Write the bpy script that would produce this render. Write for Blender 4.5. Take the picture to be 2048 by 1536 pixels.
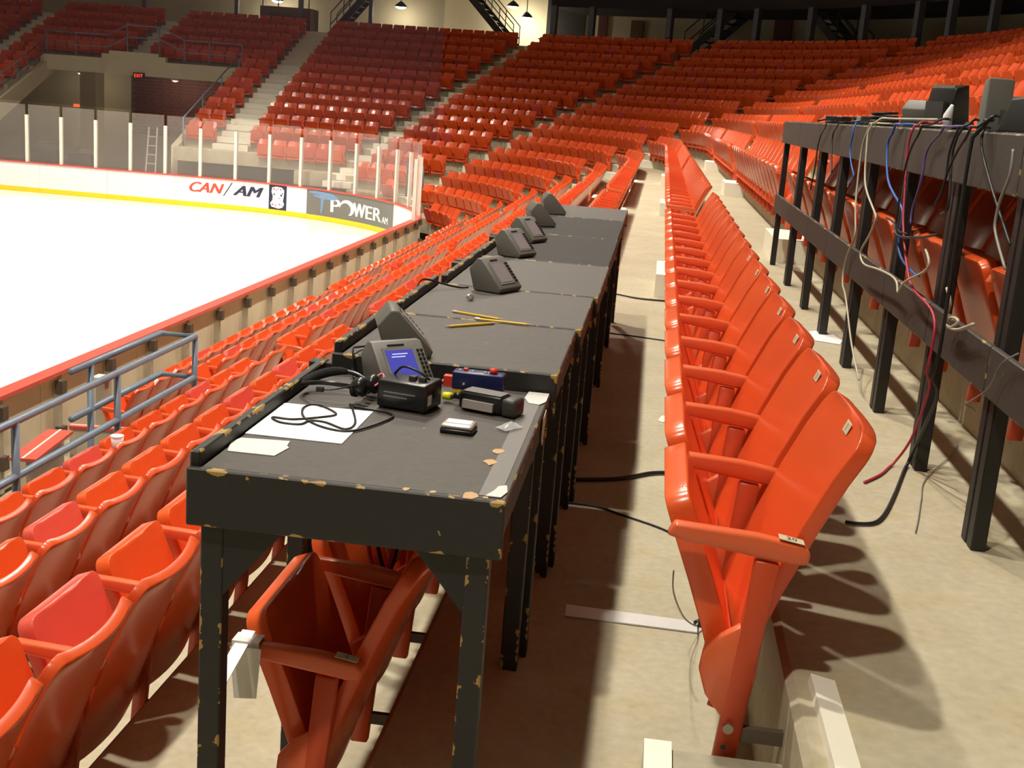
import bpy, bmesh, math, random
from mathutils import Vector, Matrix
random.seed(7)
for o in list(bpy.data.objects): bpy.data.objects.remove(o)
SC = bpy.context.scene
COL = SC.collection
# ------------------------------------------------------------------ camera
F, VPX, VPY, ROLL, CH = 2400.0, 1330.0, 230.0, 4.4, 1.47
def cam_axes():
    Y = Vector((VPX-1024, VPY-768, F)).normalized()
    h = Vector((math.cos(math.radians(ROLL)), math.sin(math.radians(ROLL)), 0))
    Z = Y.cross(h).normalized()
    if Z.y > 0: Z = -Z
    X = Y.cross(Z)
    if X.x < 0: X = -X
    return X, Y, Z
AX, AY, AZ = cam_axes()
def c2w(v): return Vector((AX.dot(v), AY.dot(v), AZ.dot(v)))
cd = bpy.data.cameras.new('camera'); cam = bpy.data.objects.new('camera', cd); COL.objects.link(cam)
r, u, b = c2w(Vector((1,0,0))), c2w(Vector((0,-1,0))), c2w(Vector((0,0,-1)))
cam.matrix_world = Matrix(((r.x,u.x,b.x,0),(r.y,u.y,b.y,0),(r.z,u.z,b.z,CH),(0,0,0,1)))
cd.sensor_width = 36; cd.lens = 36*F/2048; cd.clip_start = .05; cd.clip_end = 300
SC.camera = cam
def ray(px): return c2w(Vector((px[0]-1024, px[1]-768, F)))
def onz(px, z):
    d = ray(px); t = (z-CH)/d.z; return Vector((d.x*t, d.y*t, z))
def ony(px, y):
    d = ray(px); t = y/d.y; return Vector((d.x*t, y, CH+d.z*t))
def onx(px, x):
    d = ray(px); t = x/d.x; return Vector((x, d.y*t, CH+d.z*t))
def proj(p):
    v = Vector((p[0], p[1], p[2]-CH)); w = AX*v.x+AY*v.y+AZ*v.z
    if w.z < .1: return None
    return (1024+F*w.x/w.z, 768+F*w.y/w.z, w.z)
# ------------------------------------------------------------------ world, lights, exposure
wd = bpy.data.worlds.new('world'); SC.world = wd; wd.use_nodes = True
wd.node_tree.nodes['Background'].inputs[0].default_value = (1.0, .82, .62, 1)
wd.node_tree.nodes['Background'].inputs[1].default_value = .03
SC.view_settings.view_transform = 'Standard'; SC.view_settings.look = 'None'
SC.view_settings.exposure = 0.0; SC.view_settings.gamma = 1.0; SC.view_settings.use_curve_mapping = False
LAMP_Z = 9.6
LAMPS = [(-2.4, y, w, a) for y, w, a in ((-1.5,.72,150), (4.5,.72,150), (10.5,.76,146), (16.5,.88,140), (22.5,1.1,132), (28.5,1.35,124))] + [(-13.5, y, w, a) for y, w, a in ((1,1.0,108), (8,1.0,108), (15,1.0,108), (22,1.0,112), (29,1.35,130), (35,1.8,132))] + [(-24.5, y, w, a) for y, w, a in ((4,1.0,108), (14,1.0,108), (24,1.0,112), (33,1.5,134))]
LAMP_W = 4300
def lamp_light(x, y, w, cone):
    l = bpy.data.lights.new('rink_lamp_light', 'SPOT'); l.spot_size = math.radians(cone); l.spot_blend = .7; l.shadow_soft_size = .2; l.energy = LAMP_W*w; l.color = (1.0, .93, .80)
    o = bpy.data.objects.new('rink_lamp_light', l); COL.objects.link(o); o.location = (x, y, LAMP_Z-.32)
    return o
# ------------------------------------------------------------------ materials
def new_mat(name):
    m = bpy.data.materials.new(name); m.use_nodes = True
    return m, m.node_tree.nodes, m.node_tree.links, m.node_tree.nodes['Principled BSDF']
def mat(name, col, rough=.5, metal=0.0, var=.12, scale=8.0, spec=.5, bump=0.0, bscale=60.0):
    m, N, L, P = new_mat(name)
    tc = N.new('ShaderNodeTexCoord'); nz = N.new('ShaderNodeTexNoise'); nz.inputs['Scale'].default_value = scale; nz.inputs['Detail'].default_value = 4
    L.new(tc.outputs['Object'], nz.inputs['Vector'])
    mx = N.new('ShaderNodeMixRGB'); mx.inputs[1].default_value = (*[c*(1-var) for c in col], 1); mx.inputs[2].default_value = (*[min(1, c*(1+var)) for c in col], 1)
    L.new(nz.outputs['Fac'], mx.inputs[0]); L.new(mx.outputs[0], P.inputs['Base Color'])
    P.inputs['Roughness'].default_value = rough; P.inputs['Metallic'].default_value = metal; P.inputs['Specular IOR Level'].default_value = spec
    if bump:
        n2 = N.new('ShaderNodeTexNoise'); n2.inputs['Scale'].default_value = bscale; L.new(tc.outputs['Object'], n2.inputs['Vector'])
        bp = N.new('ShaderNodeBump'); bp.inputs['Strength'].default_value = bump; bp.inputs['Distance'].default_value = .01
        L.new(n2.outputs['Fac'], bp.inputs['Height']); L.new(bp.outputs[0], P.inputs['Normal'])
    return m
def seat_mat(name, col, col2, rough=.25):
    m, N, L, P = new_mat(name)
    oi = N.new('ShaderNodeObjectInfo'); mx = N.new('ShaderNodeMixRGB'); mx.inputs[1].default_value = (*col, 1); mx.inputs[2].default_value = (*col2, 1)
    tc = N.new('ShaderNodeTexCoord'); nz = N.new('ShaderNodeTexNoise'); nz.inputs['Scale'].default_value = 5; L.new(tc.outputs['Object'], nz.inputs['Vector'])
    ad = N.new('ShaderNodeMath'); ad.operation = 'MULTIPLY_ADD'; ad.inputs[1].default_value = .5; L.new(oi.outputs['Random'], ad.inputs[0])
    sc = N.new('ShaderNodeMath'); sc.operation = 'MULTIPLY'; sc.inputs[1].default_value = .5; L.new(nz.outputs['Fac'], sc.inputs[0]); L.new(sc.outputs[0], ad.inputs[2])
    L.new(ad.outputs[0], mx.inputs[0]); L.new(mx.outputs[0], P.inputs['Base Color']); P.inputs['Roughness'].default_value = rough; P.inputs['Specular IOR Level'].default_value = .5
    return m
def concrete(name, c1, c2, c3):
    m, N, L, P = new_mat(name)
    g = N.new('ShaderNodeNewGeometry')
    n1 = N.new('ShaderNodeTexNoise'); n1.inputs['Scale'].default_value = 1.6; n1.inputs['Detail'].default_value = 6; n1.inputs['Roughness'].default_value = .65
    n2 = N.new('ShaderNodeTexNoise'); n2.inputs['Scale'].default_value = 34; n2.inputs['Detail'].default_value = 5
    n3 = N.new('ShaderNodeTexNoise'); n3.inputs['Scale'].default_value = 5.5; n3.inputs['Detail'].default_value = 3
    for n in (n1, n2, n3): L.new(g.outputs['Position'], n.inputs['Vector'])
    cr = N.new('ShaderNodeValToRGB'); e = cr.color_ramp.elements; e[0].position = .3; e[0].color = (*c1, 1); e[1].position = .7; e[1].color = (*c2, 1)
    L.new(n1.outputs['Fac'], cr.inputs[0])
    r2 = N.new('ShaderNodeValToRGB'); e = r2.color_ramp.elements; e[0].position = .52; e[0].color = (0,0,0,1); e[1].position = .72; e[1].color = (.7,.7,.7,1); L.new(n3.outputs['Fac'], r2.inputs[0])
    mx = N.new('ShaderNodeMixRGB'); mx.inputs[2].default_value = (*c3, 1); L.new(r2.outputs[0], mx.inputs[0]); L.new(cr.outputs[0], mx.inputs[1])
    m2 = N.new('ShaderNodeMixRGB'); m2.blend_type = 'MULTIPLY'; m2.inputs[0].default_value = .35; L.new(mx.outputs[0], m2.inputs[1]); L.new(n2.outputs['Fac'], m2.inputs[2])
    L.new(m2.outputs[0], P.inputs['Base Color']); P.inputs['Roughness'].default_value = .75
    bp = N.new('ShaderNodeBump'); bp.inputs['Strength'].default_value = .25; bp.inputs['Distance'].default_value = .004; L.new(n2.outputs['Fac'], bp.inputs['Height']); L.new(bp.outputs[0], P.inputs['Normal'])
    return m
def worn_black(name, base=(.018,.017,.017), chip=(.42,.27,.07), amount=.012, rough=.55):
    """black paint rubbed through to yellowish wood near the edges of each board (board size is the object's own 'dims')"""
    m, N, L, P = new_mat(name)
    tc = N.new('ShaderNodeTexCoord'); at = N.new('ShaderNodeAttribute'); at.attribute_type = 'OBJECT'; at.attribute_name = 'dims'
    ab = N.new('ShaderNodeVectorMath'); ab.operation = 'ABSOLUTE'; L.new(tc.outputs['Object'], ab.inputs[0])
    hf = N.new('ShaderNodeVectorMath'); hf.operation = 'SCALE'; hf.inputs['Scale'].default_value = .5; L.new(at.outputs['Vector'], hf.inputs[0])
    df = N.new('ShaderNodeVectorMath'); df.operation = 'SUBTRACT'; L.new(hf.outputs[0], df.inputs[0]); L.new(ab.outputs[0], df.inputs[1])
    sp = N.new('ShaderNodeSeparateXYZ'); L.new(df.outputs[0], sp.inputs[0])
    def mm(op, a, b_):
        n = N.new('ShaderNodeMath'); n.operation = op
        for i, v in enumerate((a, b_)):
            if isinstance(v, float): n.inputs[i].default_value = v
            else: L.new(v, n.inputs[i])
        return n.outputs[0]
    x, y, z = sp.outputs
    ed = mm('MINIMUM', mm('MINIMUM', mm('MAXIMUM', x, y), mm('MAXIMUM', x, z)), mm('MAXIMUM', y, z))
    n1 = N.new('ShaderNodeTexNoise'); n1.inputs['Scale'].default_value = 22; n1.inputs['Detail'].default_value = 5; L.new(tc.outputs['Object'], n1.inputs['Vector'])
    thr = mm('MULTIPLY', mm('SUBTRACT', n1.outputs['Fac'], .53), amount*7)
    edge = mm('LESS_THAN', ed, thr)
    n2 = N.new('ShaderNodeTexNoise'); n2.inputs['Scale'].default_value = 30; n2.inputs['Detail'].default_value = 3; L.new(tc.outputs['Object'], n2.inputs['Vector'])
    spot = mm('GREATER_THAN', n2.outputs['Fac'], .76)
    mk = mm('MAXIMUM', edge, spot)
    n3 = N.new('ShaderNodeTexNoise'); n3.inputs['Scale'].default_value = 60; L.new(tc.outputs['Object'], n3.inputs['Vector'])
    b0 = N.new('ShaderNodeMixRGB'); b0.inputs[1].default_value = (*[c*.75 for c in base], 1); b0.inputs[2].default_value = (*[c*1.35 for c in base], 1); L.new(n3.outputs['Fac'], b0.inputs[0])
    mx = N.new('ShaderNodeMixRGB'); mx.inputs[2].default_value = (*chip, 1); L.new(mk, mx.inputs[0]); L.new(b0.outputs[0], mx.inputs[1])
    L.new(mx.outputs[0], P.inputs['Base Color']); P.inputs['Roughness'].default_value = rough
    return m
def glass_mat(name, haze, hazecol, gloss=.05, tint=(1,1,1)):
    m = bpy.data.materials.new(name); m.use_nodes = True; N, L = m.node_tree.nodes, m.node_tree.links; N.clear()
    out = N.new('ShaderNodeOutputMaterial'); tr = N.new('ShaderNodeBsdfTransparent'); tr.inputs[0].default_value = (*tint, 1)
    df = N.new('ShaderNodeBsdfDiffuse'); df.inputs[0].default_value = (*hazecol, 1); gl = N.new('ShaderNodeBsdfGlossy'); gl.inputs['Roughness'].default_value = .05
    m1 = N.new('ShaderNodeMixShader'); m1.inputs[0].default_value = haze; L.new(tr.outputs[0], m1.inputs[1]); L.new(df.outputs[0], m1.inputs[2])
    m2 = N.new('ShaderNodeMixShader'); m2.inputs[0].default_value = gloss; L.new(m1.outputs[0], m2.inputs[1]); L.new(gl.outputs[0], m2.inputs[2])
    L.new(m2.outputs[0], out.inputs[0]); return m
def emit(name, col, s):
    m, N, L, P = new_mat(name); P.inputs['Base Color'].default_value = (*col, 1); P.inputs['Emission Color'].default_value = (*col, 1); P.inputs['Emission Strength'].default_value = s; return m
M = {}
M['seat'] = seat_mat('seat_orange_plastic', (.66,.072,.016), (.74,.105,.026))
M['seat_pan'] = seat_mat('seat_pan_plastic', (.74,.088,.016), (.82,.125,.026))
M['seat_faded'] = seat_mat('seat_faded_plastic', (.70,.085,.055), (.78,.12,.085))
M['arm'] = seat_mat('armrest_painted_steel', (.70,.11,.035), (.78,.15,.055), .3)
M['leg'] = mat('seat_leg_painted_steel', (.58,.07,.02), .4)
M['conc'] = concrete('painted_concrete', (.47,.415,.28), (.60,.54,.39), (.50,.42,.235))
M['riser'] = concrete('riser_concrete', (.40,.36,.26), (.50,.46,.34), (.36,.31,.20))
M['white_step'] = mat('white_step_paint', (.88,.85,.72), .6, var=.06)
M['black'] = worn_black('worn_black_paint')
M['black_top'] = worn_black('worn_black_tabletop', base=(.060,.052,.046), rough=.6, amount=.006)
M['black_top_dark'] = worn_black('dark_tabletop', base=(.024,.020,.019), rough=.75, amount=.004)
M['black_top_light'] = worn_black('light_tabletop', base=(.075,.066,.060), rough=.6, amount=.006)
M['brown_black'] = worn_black('counter_black_paint', base=(.05,.043,.036), amount=.006)
M['black_leg'] = mat('black_painted_leg', (.012,.012,.012), .5, var=.3, scale=30)
M['ice'] = mat('ice_surface', (.93,.95,.97), .18, var=.02, scale=.6)
M['board_white'] = mat('white_board_plastic', (.88,.88,.86), .35, var=.02)
M['board_back'] = mat('cream_board_back', (.68,.60,.43), .7, var=.15, scale=3)
M['board_post'] = mat('board_steel_post', (.42,.37,.28), .6, var=.3, scale=10)
M['board_dark'] = mat('board_bracket_dark', (.10,.075,.055), .6)
M['red_cap'] = mat('red_cap_rail', (.66,.10,.07), .35)
M['yellow'] = mat('yellow_kick_plate', (.85,.66,.02), .4, var=.05)
M['post_white'] = mat('white_glass_post', (.80,.77,.66), .4, var=.05)
M['glass'] = glass_mat('rink_glass', .09, (.80,.72,.66), .04)
M['net'] = glass_mat('netting', .20, (.02,.015,.02), 0.0)
M['rail_blue'] = mat('blue_grey_rail_paint', (.19,.25,.33), .35, var=.12)
M['cream_wall'] = mat('cream_wall_paint', (.62,.55,.38), .8, var=.06, scale=1.5)
M['dim_wall'] = mat('tan_wall_paint', (.50,.43,.30), .85, var=.1, scale=1.5)
M['brick'] = mat('dark_red_brick', (.17,.055,.045), .85, var=.25, scale=14)
M['mortar'] = mat('mortar_joint', (.22,.17,.14), .9)
M['ceiling'] = mat('dark_roof_paint', (.018,.017,.018), .9)
M['roof'] = mat('pale_roof_deck', (.42,.38,.31), .9)
M['column'] = mat('blue_grey_column_paint', (.085,.10,.13), .5, var=.1)
M['stair_black'] = mat('black_stair_steel', (.02,.021,.024), .5)
M['door_red'] = mat('dark_red_door', (.13,.025,.022), .6)
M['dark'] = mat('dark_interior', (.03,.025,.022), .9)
M['ply'] = mat('brown_plywood', (.16,.10,.045), .8)
M['grey_plastic'] = mat('grey_terminal_plastic', (.13,.125,.11), .5, var=.06)
M['grey_dark'] = mat('dark_grey_plastic', (.045,.045,.043), .5)
M['bezel'] = mat('terminal_bezel', (.20,.195,.18), .5)
M['screen_off'] = mat('terminal_screen_off', (.28,.24,.26), .12, var=.04)
M['blue_screen'] = emit('terminal_blue_screen', (.045,.05,.36), .55)
M['white_glyph'] = emit('screen_glyphs', (.5,.55,.9), .7)
M['gear_black'] = mat('gear_black_plastic', (.012,.012,.013), .3)
M['foam'] = mat('black_foam', (.018,.018,.018), .95, bump=.6, bscale=300)
M['paper'] = mat('white_paper', (.86,.87,.89), .8, var=.02)
M['cream_paper'] = mat('cream_card', (.84,.82,.72), .8, var=.03)
M['silver'] = mat('silver_plastic', (.62,.57,.55), .28, metal=.5)
M['tape'] = mat('silver_duct_tape', (.74,.73,.72), .38, metal=.3)
M['tape_white'] = mat('white_tape', (.66,.66,.63), .5)
M['tape_grey'] = mat('grey_tape', (.16,.15,.145), .45)
M['pencil'] = mat('yellow_pencil_paint', (.80,.50,.02), .35)
M['wood'] = mat('bare_wood', (.55,.36,.17), .7)
M['eraser'] = mat('pink_eraser', (.7,.35,.3), .8)
M['box_blue'] = mat('dark_blue_case', (.015,.02,.10), .35)
M['red_knob'] = mat('red_knob_plastic', (.75,.05,.03), .35)
M['bright_yellow'] = mat('yellow_tape', (.80,.78,.02), .5)
M['c_black'] = mat('black_cable', (.012,.012,.013), .45)
M['c_white'] = mat('off_white_cable', (.50,.46,.35), .5)
M['c_blue'] = mat('blue_cable', (.02,.10,.42), .45)
M['c_red'] = mat('red_cable', (.45,.03,.06), .45)
M['c_purple'] = mat('purple_cable', (.13,.09,.30), .45)
M['c_grey'] = mat('grey_cable', (.25,.24,.22), .5)
M['c_pink'] = mat('pink_cable', (.62,.16,.17), .45)
M['plate'] = mat('cream_number_plate', (.58,.52,.36), .4)
M['ink'] = mat('dark_print', (.02,.02,.025), .6)
M['navy'] = mat('navy_board_panel', (.03,.032,.075), .5)
M['can_red'] = mat('red_board_print', (.80,.085,.05), .5)
M['grey_panel'] = mat('grey_board_panel', (.20,.19,.165), .5, var=.12, scale=1.2)
M['logo_blue'] = mat('blue_board_print', (.20,.31,.48), .5)
M['sign_red'] = emit('red_exit_sign', (1.0,.06,.02), 3.0)
M['lamp_glow'] = emit('lamp_diffuser', (1.0,.95,.85), 30)
M['bolt'] = mat('steel_bolt', (.45,.40,.34), .3, metal=.9)
M['bench_blue'] = mat('blue_bench_panel', (.12,.22,.62), .45)
M['clear'] = glass_mat('clear_plastic_bag', .42, (.75,.75,.78), .12)
# ------------------------------------------------------------------ mesh helpers
class MB:
    def __init__(s): s.v = []; s.f = []; s.mi = []; s.mat = 0
    def add(s, vs, fs):
        n = len(s.v); s.v += [tuple(v) for v in vs]; s.f += [tuple(i+n for i in f) for f in fs]; s.mi += [s.mat]*len(fs); return s
    def box(s, lo, hi, rot=None, piv=None):
        (a, b_, c_), (d, e, f) = lo, hi
        vs = [Vector(p) for p in ((a,b_,c_),(d,b_,c_),(d,e,c_),(a,e,c_),(a,b_,f),(d,b_,f),(d,e,f),(a,e,f))]
        if rot is not None: vs = [rot @ (v-Vector(piv))+Vector(piv) for v in vs]
        return s.add(vs, [(3,2,1,0),(4,5,6,7),(0,1,5,4),(1,2,6,5),(2,3,7,6),(3,0,4,7)])
    def beam(s, p, q, w, h, up=(0,0,1)):
        p, q = Vector(p), Vector(q); d = (q-p).normalized(); sd = d.cross(Vector(up))
        if sd.length < 1e-4: sd = d.cross(Vector((0,1,0)))
        sd.normalize(); n = sd.cross(d).normalized()
        vs = [c + sd*i*w/2 + n*j*h/2 for c in (p, q) for i, j in ((-1,-1),(1,-1),(1,1),(-1,1))]
        return s.add(vs, [(3,2,1,0),(4,5,6,7),(0,1,5,4),(1,2,6,5),(2,3,7,6),(3,0,4,7)])
    def prism(s, poly, y0, y1, axis='y'):
        n = len(poly)
        if axis == 'y': vs = [(x, y0, z) for x, z in poly]+[(x, y1, z) for x, z in poly]
        elif axis == 'x': vs = [(y0, x, z) for x, z in poly]+[(y1, x, z) for x, z in poly]
        else: vs = [(x, z, y0) for x, z in poly]+[(x, z, y1) for x, z in poly]
        return s.add(vs, [tuple(range(n)), tuple(range(2*n-1, n-1, -1))]+[(i, i+n, (i+1) % n+n, (i+1) % n) for i in range(n)])
    def tube(s, pts, r, n=8, closed=False):
        pts = [Vector(p) for p in pts]; m = len(pts); rings = []; prev = None
        for i, p in enumerate(pts):
            a = pts[(i-1) % m] if closed or i > 0 else p; b_ = pts[(i+1) % m] if closed or i < m-1 else p
            t = (b_-a).normalized() if (b_-a).length > 1e-9 else Vector((0,0,1))
            if prev is None: nn = t.orthogonal().normalized()
            else:
                nn = prev - t*prev.dot(t); nn = nn.normalized() if nn.length > 1e-6 else t.orthogonal().normalized()
            prev = nn; bb = t.cross(nn); rr = r[i] if isinstance(r, (list, tuple)) else r
            rings.append([p+nn*math.cos(2*math.pi*k/n)*rr+bb*math.sin(2*math.pi*k/n)*rr for k in range(n)])
        vs = [v for g in rings for v in g]; fs = []
        for i in range(m if closed else m-1):
            for k in range(n): a0, b0 = i*n, ((i+1) % m)*n; fs.append((a0+k, a0+(k+1) % n, b0+(k+1) % n, b0+k))
        if not closed: fs += [tuple(range(n-1, -1, -1)), tuple(range((m-1)*n, m*n))]
        return s.add(vs, fs)
    def mesh(s, name, mats, smooth=False):
        me = bpy.data.meshes.new(name); me.from_pydata(s.v, [], s.f)
        for m in (mats if isinstance(mats, (list, tuple)) else [mats]): me.materials.append(M[m] if isinstance(m, str) else m)
        if any(s.mi):
            for p, i in zip(me.polygons, s.mi): p.material_index = i
        bm = bmesh.new(); bm.from_mesh(me); bmesh.ops.recalc_face_normals(bm, faces=bm.faces); bm.to_mesh(me); bm.free()
        if smooth: me.shade_smooth()
        return me
    def obj(s, name, mats, parent=None, smooth=False): return link(name, s.mesh(name, mats, smooth), parent)
def link(name, me, parent=None, loc=None, rz=0):
    o = bpy.data.objects.new(name, me); COL.objects.link(o)
    if parent is not None: o.parent = parent
    if loc is not None: o.location = loc
    if rz: o.rotation_euler = (0, 0, rz)
    return o
def tag(o, label, cat, group=None):
    o['label'] = label; o['category'] = cat
    if group: o['group'] = group
    return o
def thing(name, label, cat, loc=(0,0,0), rz=0, group=None):
    o = link(name, None, None, loc, rz); o.empty_display_size = .1; return tag(o, label, cat, group)
def struct(o): o['kind'] = 'structure'; return o
BOXC = {}
def bev_box(dims, bev=.004, seg=1):
    key = (tuple(round(d, 4) for d in dims), bev, seg)
    if key not in BOXC:
        bm = bmesh.new(); bmesh.ops.create_cube(bm, size=1); bmesh.ops.scale(bm, vec=dims, verts=bm.verts)
        if bev: bmesh.ops.bevel(bm, geom=bm.edges[:], offset=min(bev, min(dims)*.45), segments=seg, profile=.5, affect='EDGES')
        me = bpy.data.meshes.new('box'); bm.to_mesh(me); bm.free(); BOXC[key] = me
    return BOXC[key]
def board(name, lo, hi, m, parent=None, bev=.004, rot=None):
    dims = [hi[i]-lo[i] for i in range(3)]; ce = [(hi[i]+lo[i])/2 for i in range(3)]
    me = bev_box(dims, bev).copy(); me.materials.append(M[m] if isinstance(m, str) else m); me.name = name
    o = link(name, me, parent, ce); o['dims'] = [float(d) for d in dims]
    if rot: o.rotation_euler = rot
    return o
def spline(pts, n=6):
    P = [Vector(p) for p in pts]; out = []
    for i in range(len(P)-1):
        p0 = P[max(i-1, 0)]; p1 = P[i]; p2 = P[i+1]; p3 = P[min(i+2, len(P)-1)]
        for k in range(n):
            t = k/n; out.append(.5*((2*p1)+(-p0+p2)*t+(2*p0-5*p1+4*p2-p3)*t*t+(-p0+3*p1-3*p2+p3)*t**3))
    return out+[P[-1]]
CT = 1.495
def cable(label, m, pts, r=.004, parent=None, n=6, name='cable', group='loose cables', plane=None):
    P = spline(pts, n)
    if plane is not None:                     # hangs over the front edge of a standing counter
        fx = .906-.012*plane; lift = CT+.010+.011*plane
        for p in P:
            if p.x > fx-.02 and .74 < p.z < CT-.012: p.x = fx
            elif p.z >= CT-.012: p.z = lift; p.x = min(p.x, .968)
        for _ in range(3):                    # round the bend over the edge
            P = [P[0]]+[P[i]*.5+(P[i-1]+P[i+1])*.25 for i in range(1, len(P)-1)]+[P[-1]]
        for p in P:
            if p.x > fx and p.z < CT+.006 and p.z > .74: p.z = CT+.006+.4*r if p.z > CT-.02 else p.z; p.x = p.x if p.z > CT else fx
    for p in P:
        zf = RZ(1) if p.x > .38 else (0.0 if p.x > -.5 else -9)   # stay on top of the treads
        if p.z < zf+r*1.15: p.z = zf+r*1.15
    o = MB().tube(P, r, 6).obj(name, m, parent, True)
    if parent is None: tag(o, label, 'cable', group)
    return o
def text_mb(txt, size, shear=0.0, depth=0.0):
    cu = bpy.data.curves.new('t', 'FONT'); cu.body = txt; cu.size = size; cu.shear = shear; cu.extrude = depth; cu.resolution_u = 3
    ob = bpy.data.objects.new('t', cu); COL.objects.link(ob); dg = bpy.context.evaluated_depsgraph_get(); dg.update()
    me = bpy.data.meshes.new_from_object(ob.evaluated_get(dg)); vs = [v.co.copy() for v in me.vertices]; fs = [tuple(p.vertices) for p in me.polygons]
    bpy.data.objects.remove(ob); bpy.data.curves.remove(cu); bpy.data.meshes.remove(me)
    return vs, fs
# ------------------------------------------------------------------ the bowl: rows, tiers, aisles
CX, CY = -11.3, 30.75
KMIN, KMAX = -6, 9
def RX(k): return .36 + (.885*k if k < 0 else .92*k)       # x of the riser behind row k on the straight side
def RZ(k): return .405*k if k < 0 else .375*k              # tread height of row k
BX, BCX, BCY, BR = -6.3, -14.5, 30.85, 8.2                 # rink boards
RAILZ, ICEZ = -1.69, -2.70
def pos(x, t):
    """point of the bowl at offset x, path position t (t<0: straight side, then corner arc, then straight end)"""
    R = x-CX
    if t <= 0: return Vector((x, CY+t, 0)), 0.0
    q = R*math.pi/2
    if t < q: a = t/R; return Vector((CX+R*math.cos(a), CY+R*math.sin(a), 0)), a
    return Vector((CX-(t-q), CY+R, 0)), math.pi/2
def t_ang(x, a): return (x-CX)*a
def t_endx(x, X): return (x-CX)*math.pi/2 + (CX-X)
def board_clear(p):
    """distance of a plan point outside the rink boards"""
    if p.y <= BCY: return p.x-BX
    if p.x <= BCX: return p.y-(BCY+BR)
    return math.hypot(p.x-BCX, p.y-BCY)-BR
AISLE_ANG = {4: (math.radians(22.2), 0.0), 3: (math.radians(47.0), 2.0), 2: (math.radians(67.8), 2.55)}
AW = 1.0
def aisle_t(j, x):
    th, e = AISLE_ANG[j]; R = x-CX; return R*(th+math.asin(min(.9, e/R)))
SIDE_AISLES = [(9.93, 10.88), (18.2, 19.15), (26.5, 27.45)]
A1R, A1L, A0R, A0L, A00R, A00L = -13.95, -15.2, -20.3, -21.3, -25.7, -26.8
TUN_R, TUN_L = -16.4, -24.3
def tmax_clear(x, need):
    t = 0
    while t < t_endx(x, -33):
        p, a = pos(x, t)
        if board_clear(p) < need: return t
        t += .15
    return t
def sweep(name, prof, t0, t1, m, parent=None):
    """sweep a closed (x,z) profile along the bowl"""
    R = prof[0][0]-CX; q = R*math.pi/2; ang = []
    ts = []
    for (lo, hi, n) in ((t0, min(t1, 0), 2), (max(t0, 0), min(t1, q), 28), (max(t0, q), t1, 2)):
        if hi > lo+1e-6: ts += [lo+(hi-lo)*i/n for i in range(n+1)]
    ts = sorted(set(round(t, 5) for t in ts)); mb = MB(); vs = []; n = len(prof)
    for t in ts:
        # one angle per section so that all offsets share the ray
        if t <= 0: f = lambda x: (x, CY+t)
        elif t < q: a = t/R; f = lambda x, a=a: (CX+(x-CX)*math.cos(a), CY+(x-CX)*math.sin(a))
        else: X = CX-(t-q); f = lambda x, X=X: (X, CY+(x-CX))
        for x, z in prof: X, Y = f(x); vs.append((X, Y, z))
    fs = []
    for i in range(len(ts)-1):
        for k in range(n): fs.append((i*n+k, (i+1)*n+k, (i+1)*n+(k+1) % n, i*n+(k+1) % n))
    fs += [tuple(range(n)), tuple(range((len(ts)-1)*n, len(ts)*n))]
    mb.add(vs, fs); return mb.obj(name, m, parent)
for k in range(KMIN, KMAX+2):
    x0, x1 = RX(k-1), RX(k); z = RZ(k)
    if k == KMAX+1: x1 = x0+4.2
    prof = [(x0, z-.45), (x1+.05, z-.45), (x1+.05, z), (x0+.015, z), (x0, z-.015)]
    t0 = -CY-5 if k > -5 else 10.85-CY
    tm = tmax_clear(x0, .25)
    end = t_endx(x0, -36)
    segs = []
    if tm < end-6: segs = [(t0, tm)]
    elif k <= 4: segs = [(t0, t_endx(x0, TUN_R)), (t_endx(x0, TUN_L), end)]
    else: segs = [(t0, end)]
    for a, b_ in segs: struct(sweep('floor', prof, a, b_, 'conc'))
# apron floor, ice
struct(MB().box((-40, -6, ICEZ-.3), (RX(KMIN-1)+.2, 58, ICEZ-.03)).obj('floor', 'conc'))
def rink_outline(off, n=14):
    pts = [(BX-off, -6.0)]
    for i in range(n+1): a = math.pi/2*i/n; pts.append((BCX+(BR-off)*math.cos(a), BCY+(BR-off)*math.sin(a)))
    pts += [(-34.0, BCY+BR-off), (-34.0, -6.0)]; return pts
ice = MB().prism(rink_outline(.02), ICEZ-.05, ICEZ, 'z').obj('ice', 'ice'); struct(ice)
# ------------------------------------------------------------------ aisle steps (white painted half steps and nosings)
def step_mesh(w, d): return MB().box((-d, -w/2, 0), (0, w/2, .19)).mesh('step', 'white_step')
def nose_mesh(w, d): return MB().box((-.004, -w/2, -.18 if d > .2 else -.06), (d, w/2, .008)).mesh('step_nosing', 'white_step')
def add_aisle(label, tfun, w, k0=KMIN, k1=KMAX, full=False):
    A = thing('aisle_steps', label, 'steps', group=None)
    sm, nm = step_mesh(w, .44 if full else .30), nose_mesh(w, .42 if full else .07)
    for k in range(k0, k1+1):
        t = tfun(RX(k)); p, a = pos(RX(k), t)
        if board_clear(p) < .8: continue
        s = link('step', sm, A, (p.x, p.y, RZ(k)), a); link('step_nosing', nm, A, (p.x, p.y, RZ(k+1)), a)
    return A
for i, (ya, yb) in enumerate(SIDE_AISLES):
    add_aisle(['white painted aisle steps just past the end of the black press tables', 'white painted aisle steps in the second gap along the side stand', 'white painted aisle steps where the side stand starts to curve'][i], lambda x, y=(ya+yb)/2: y-CY, yb-ya, -4 if i == 0 else KMIN)
add_aisle('white painted aisle steps on the near edge of the corner seating block', lambda x: aisle_t(4, x)-AW/2, AW)
add_aisle('white painted aisle steps between the two bright corner seating blocks', lambda x: aisle_t(3, x)-AW/2, AW)
add_aisle('long cream aisle stair behind the grey rink board panel', lambda x: aisle_t(2, x)-AW/2, AW, full=True)
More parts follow.
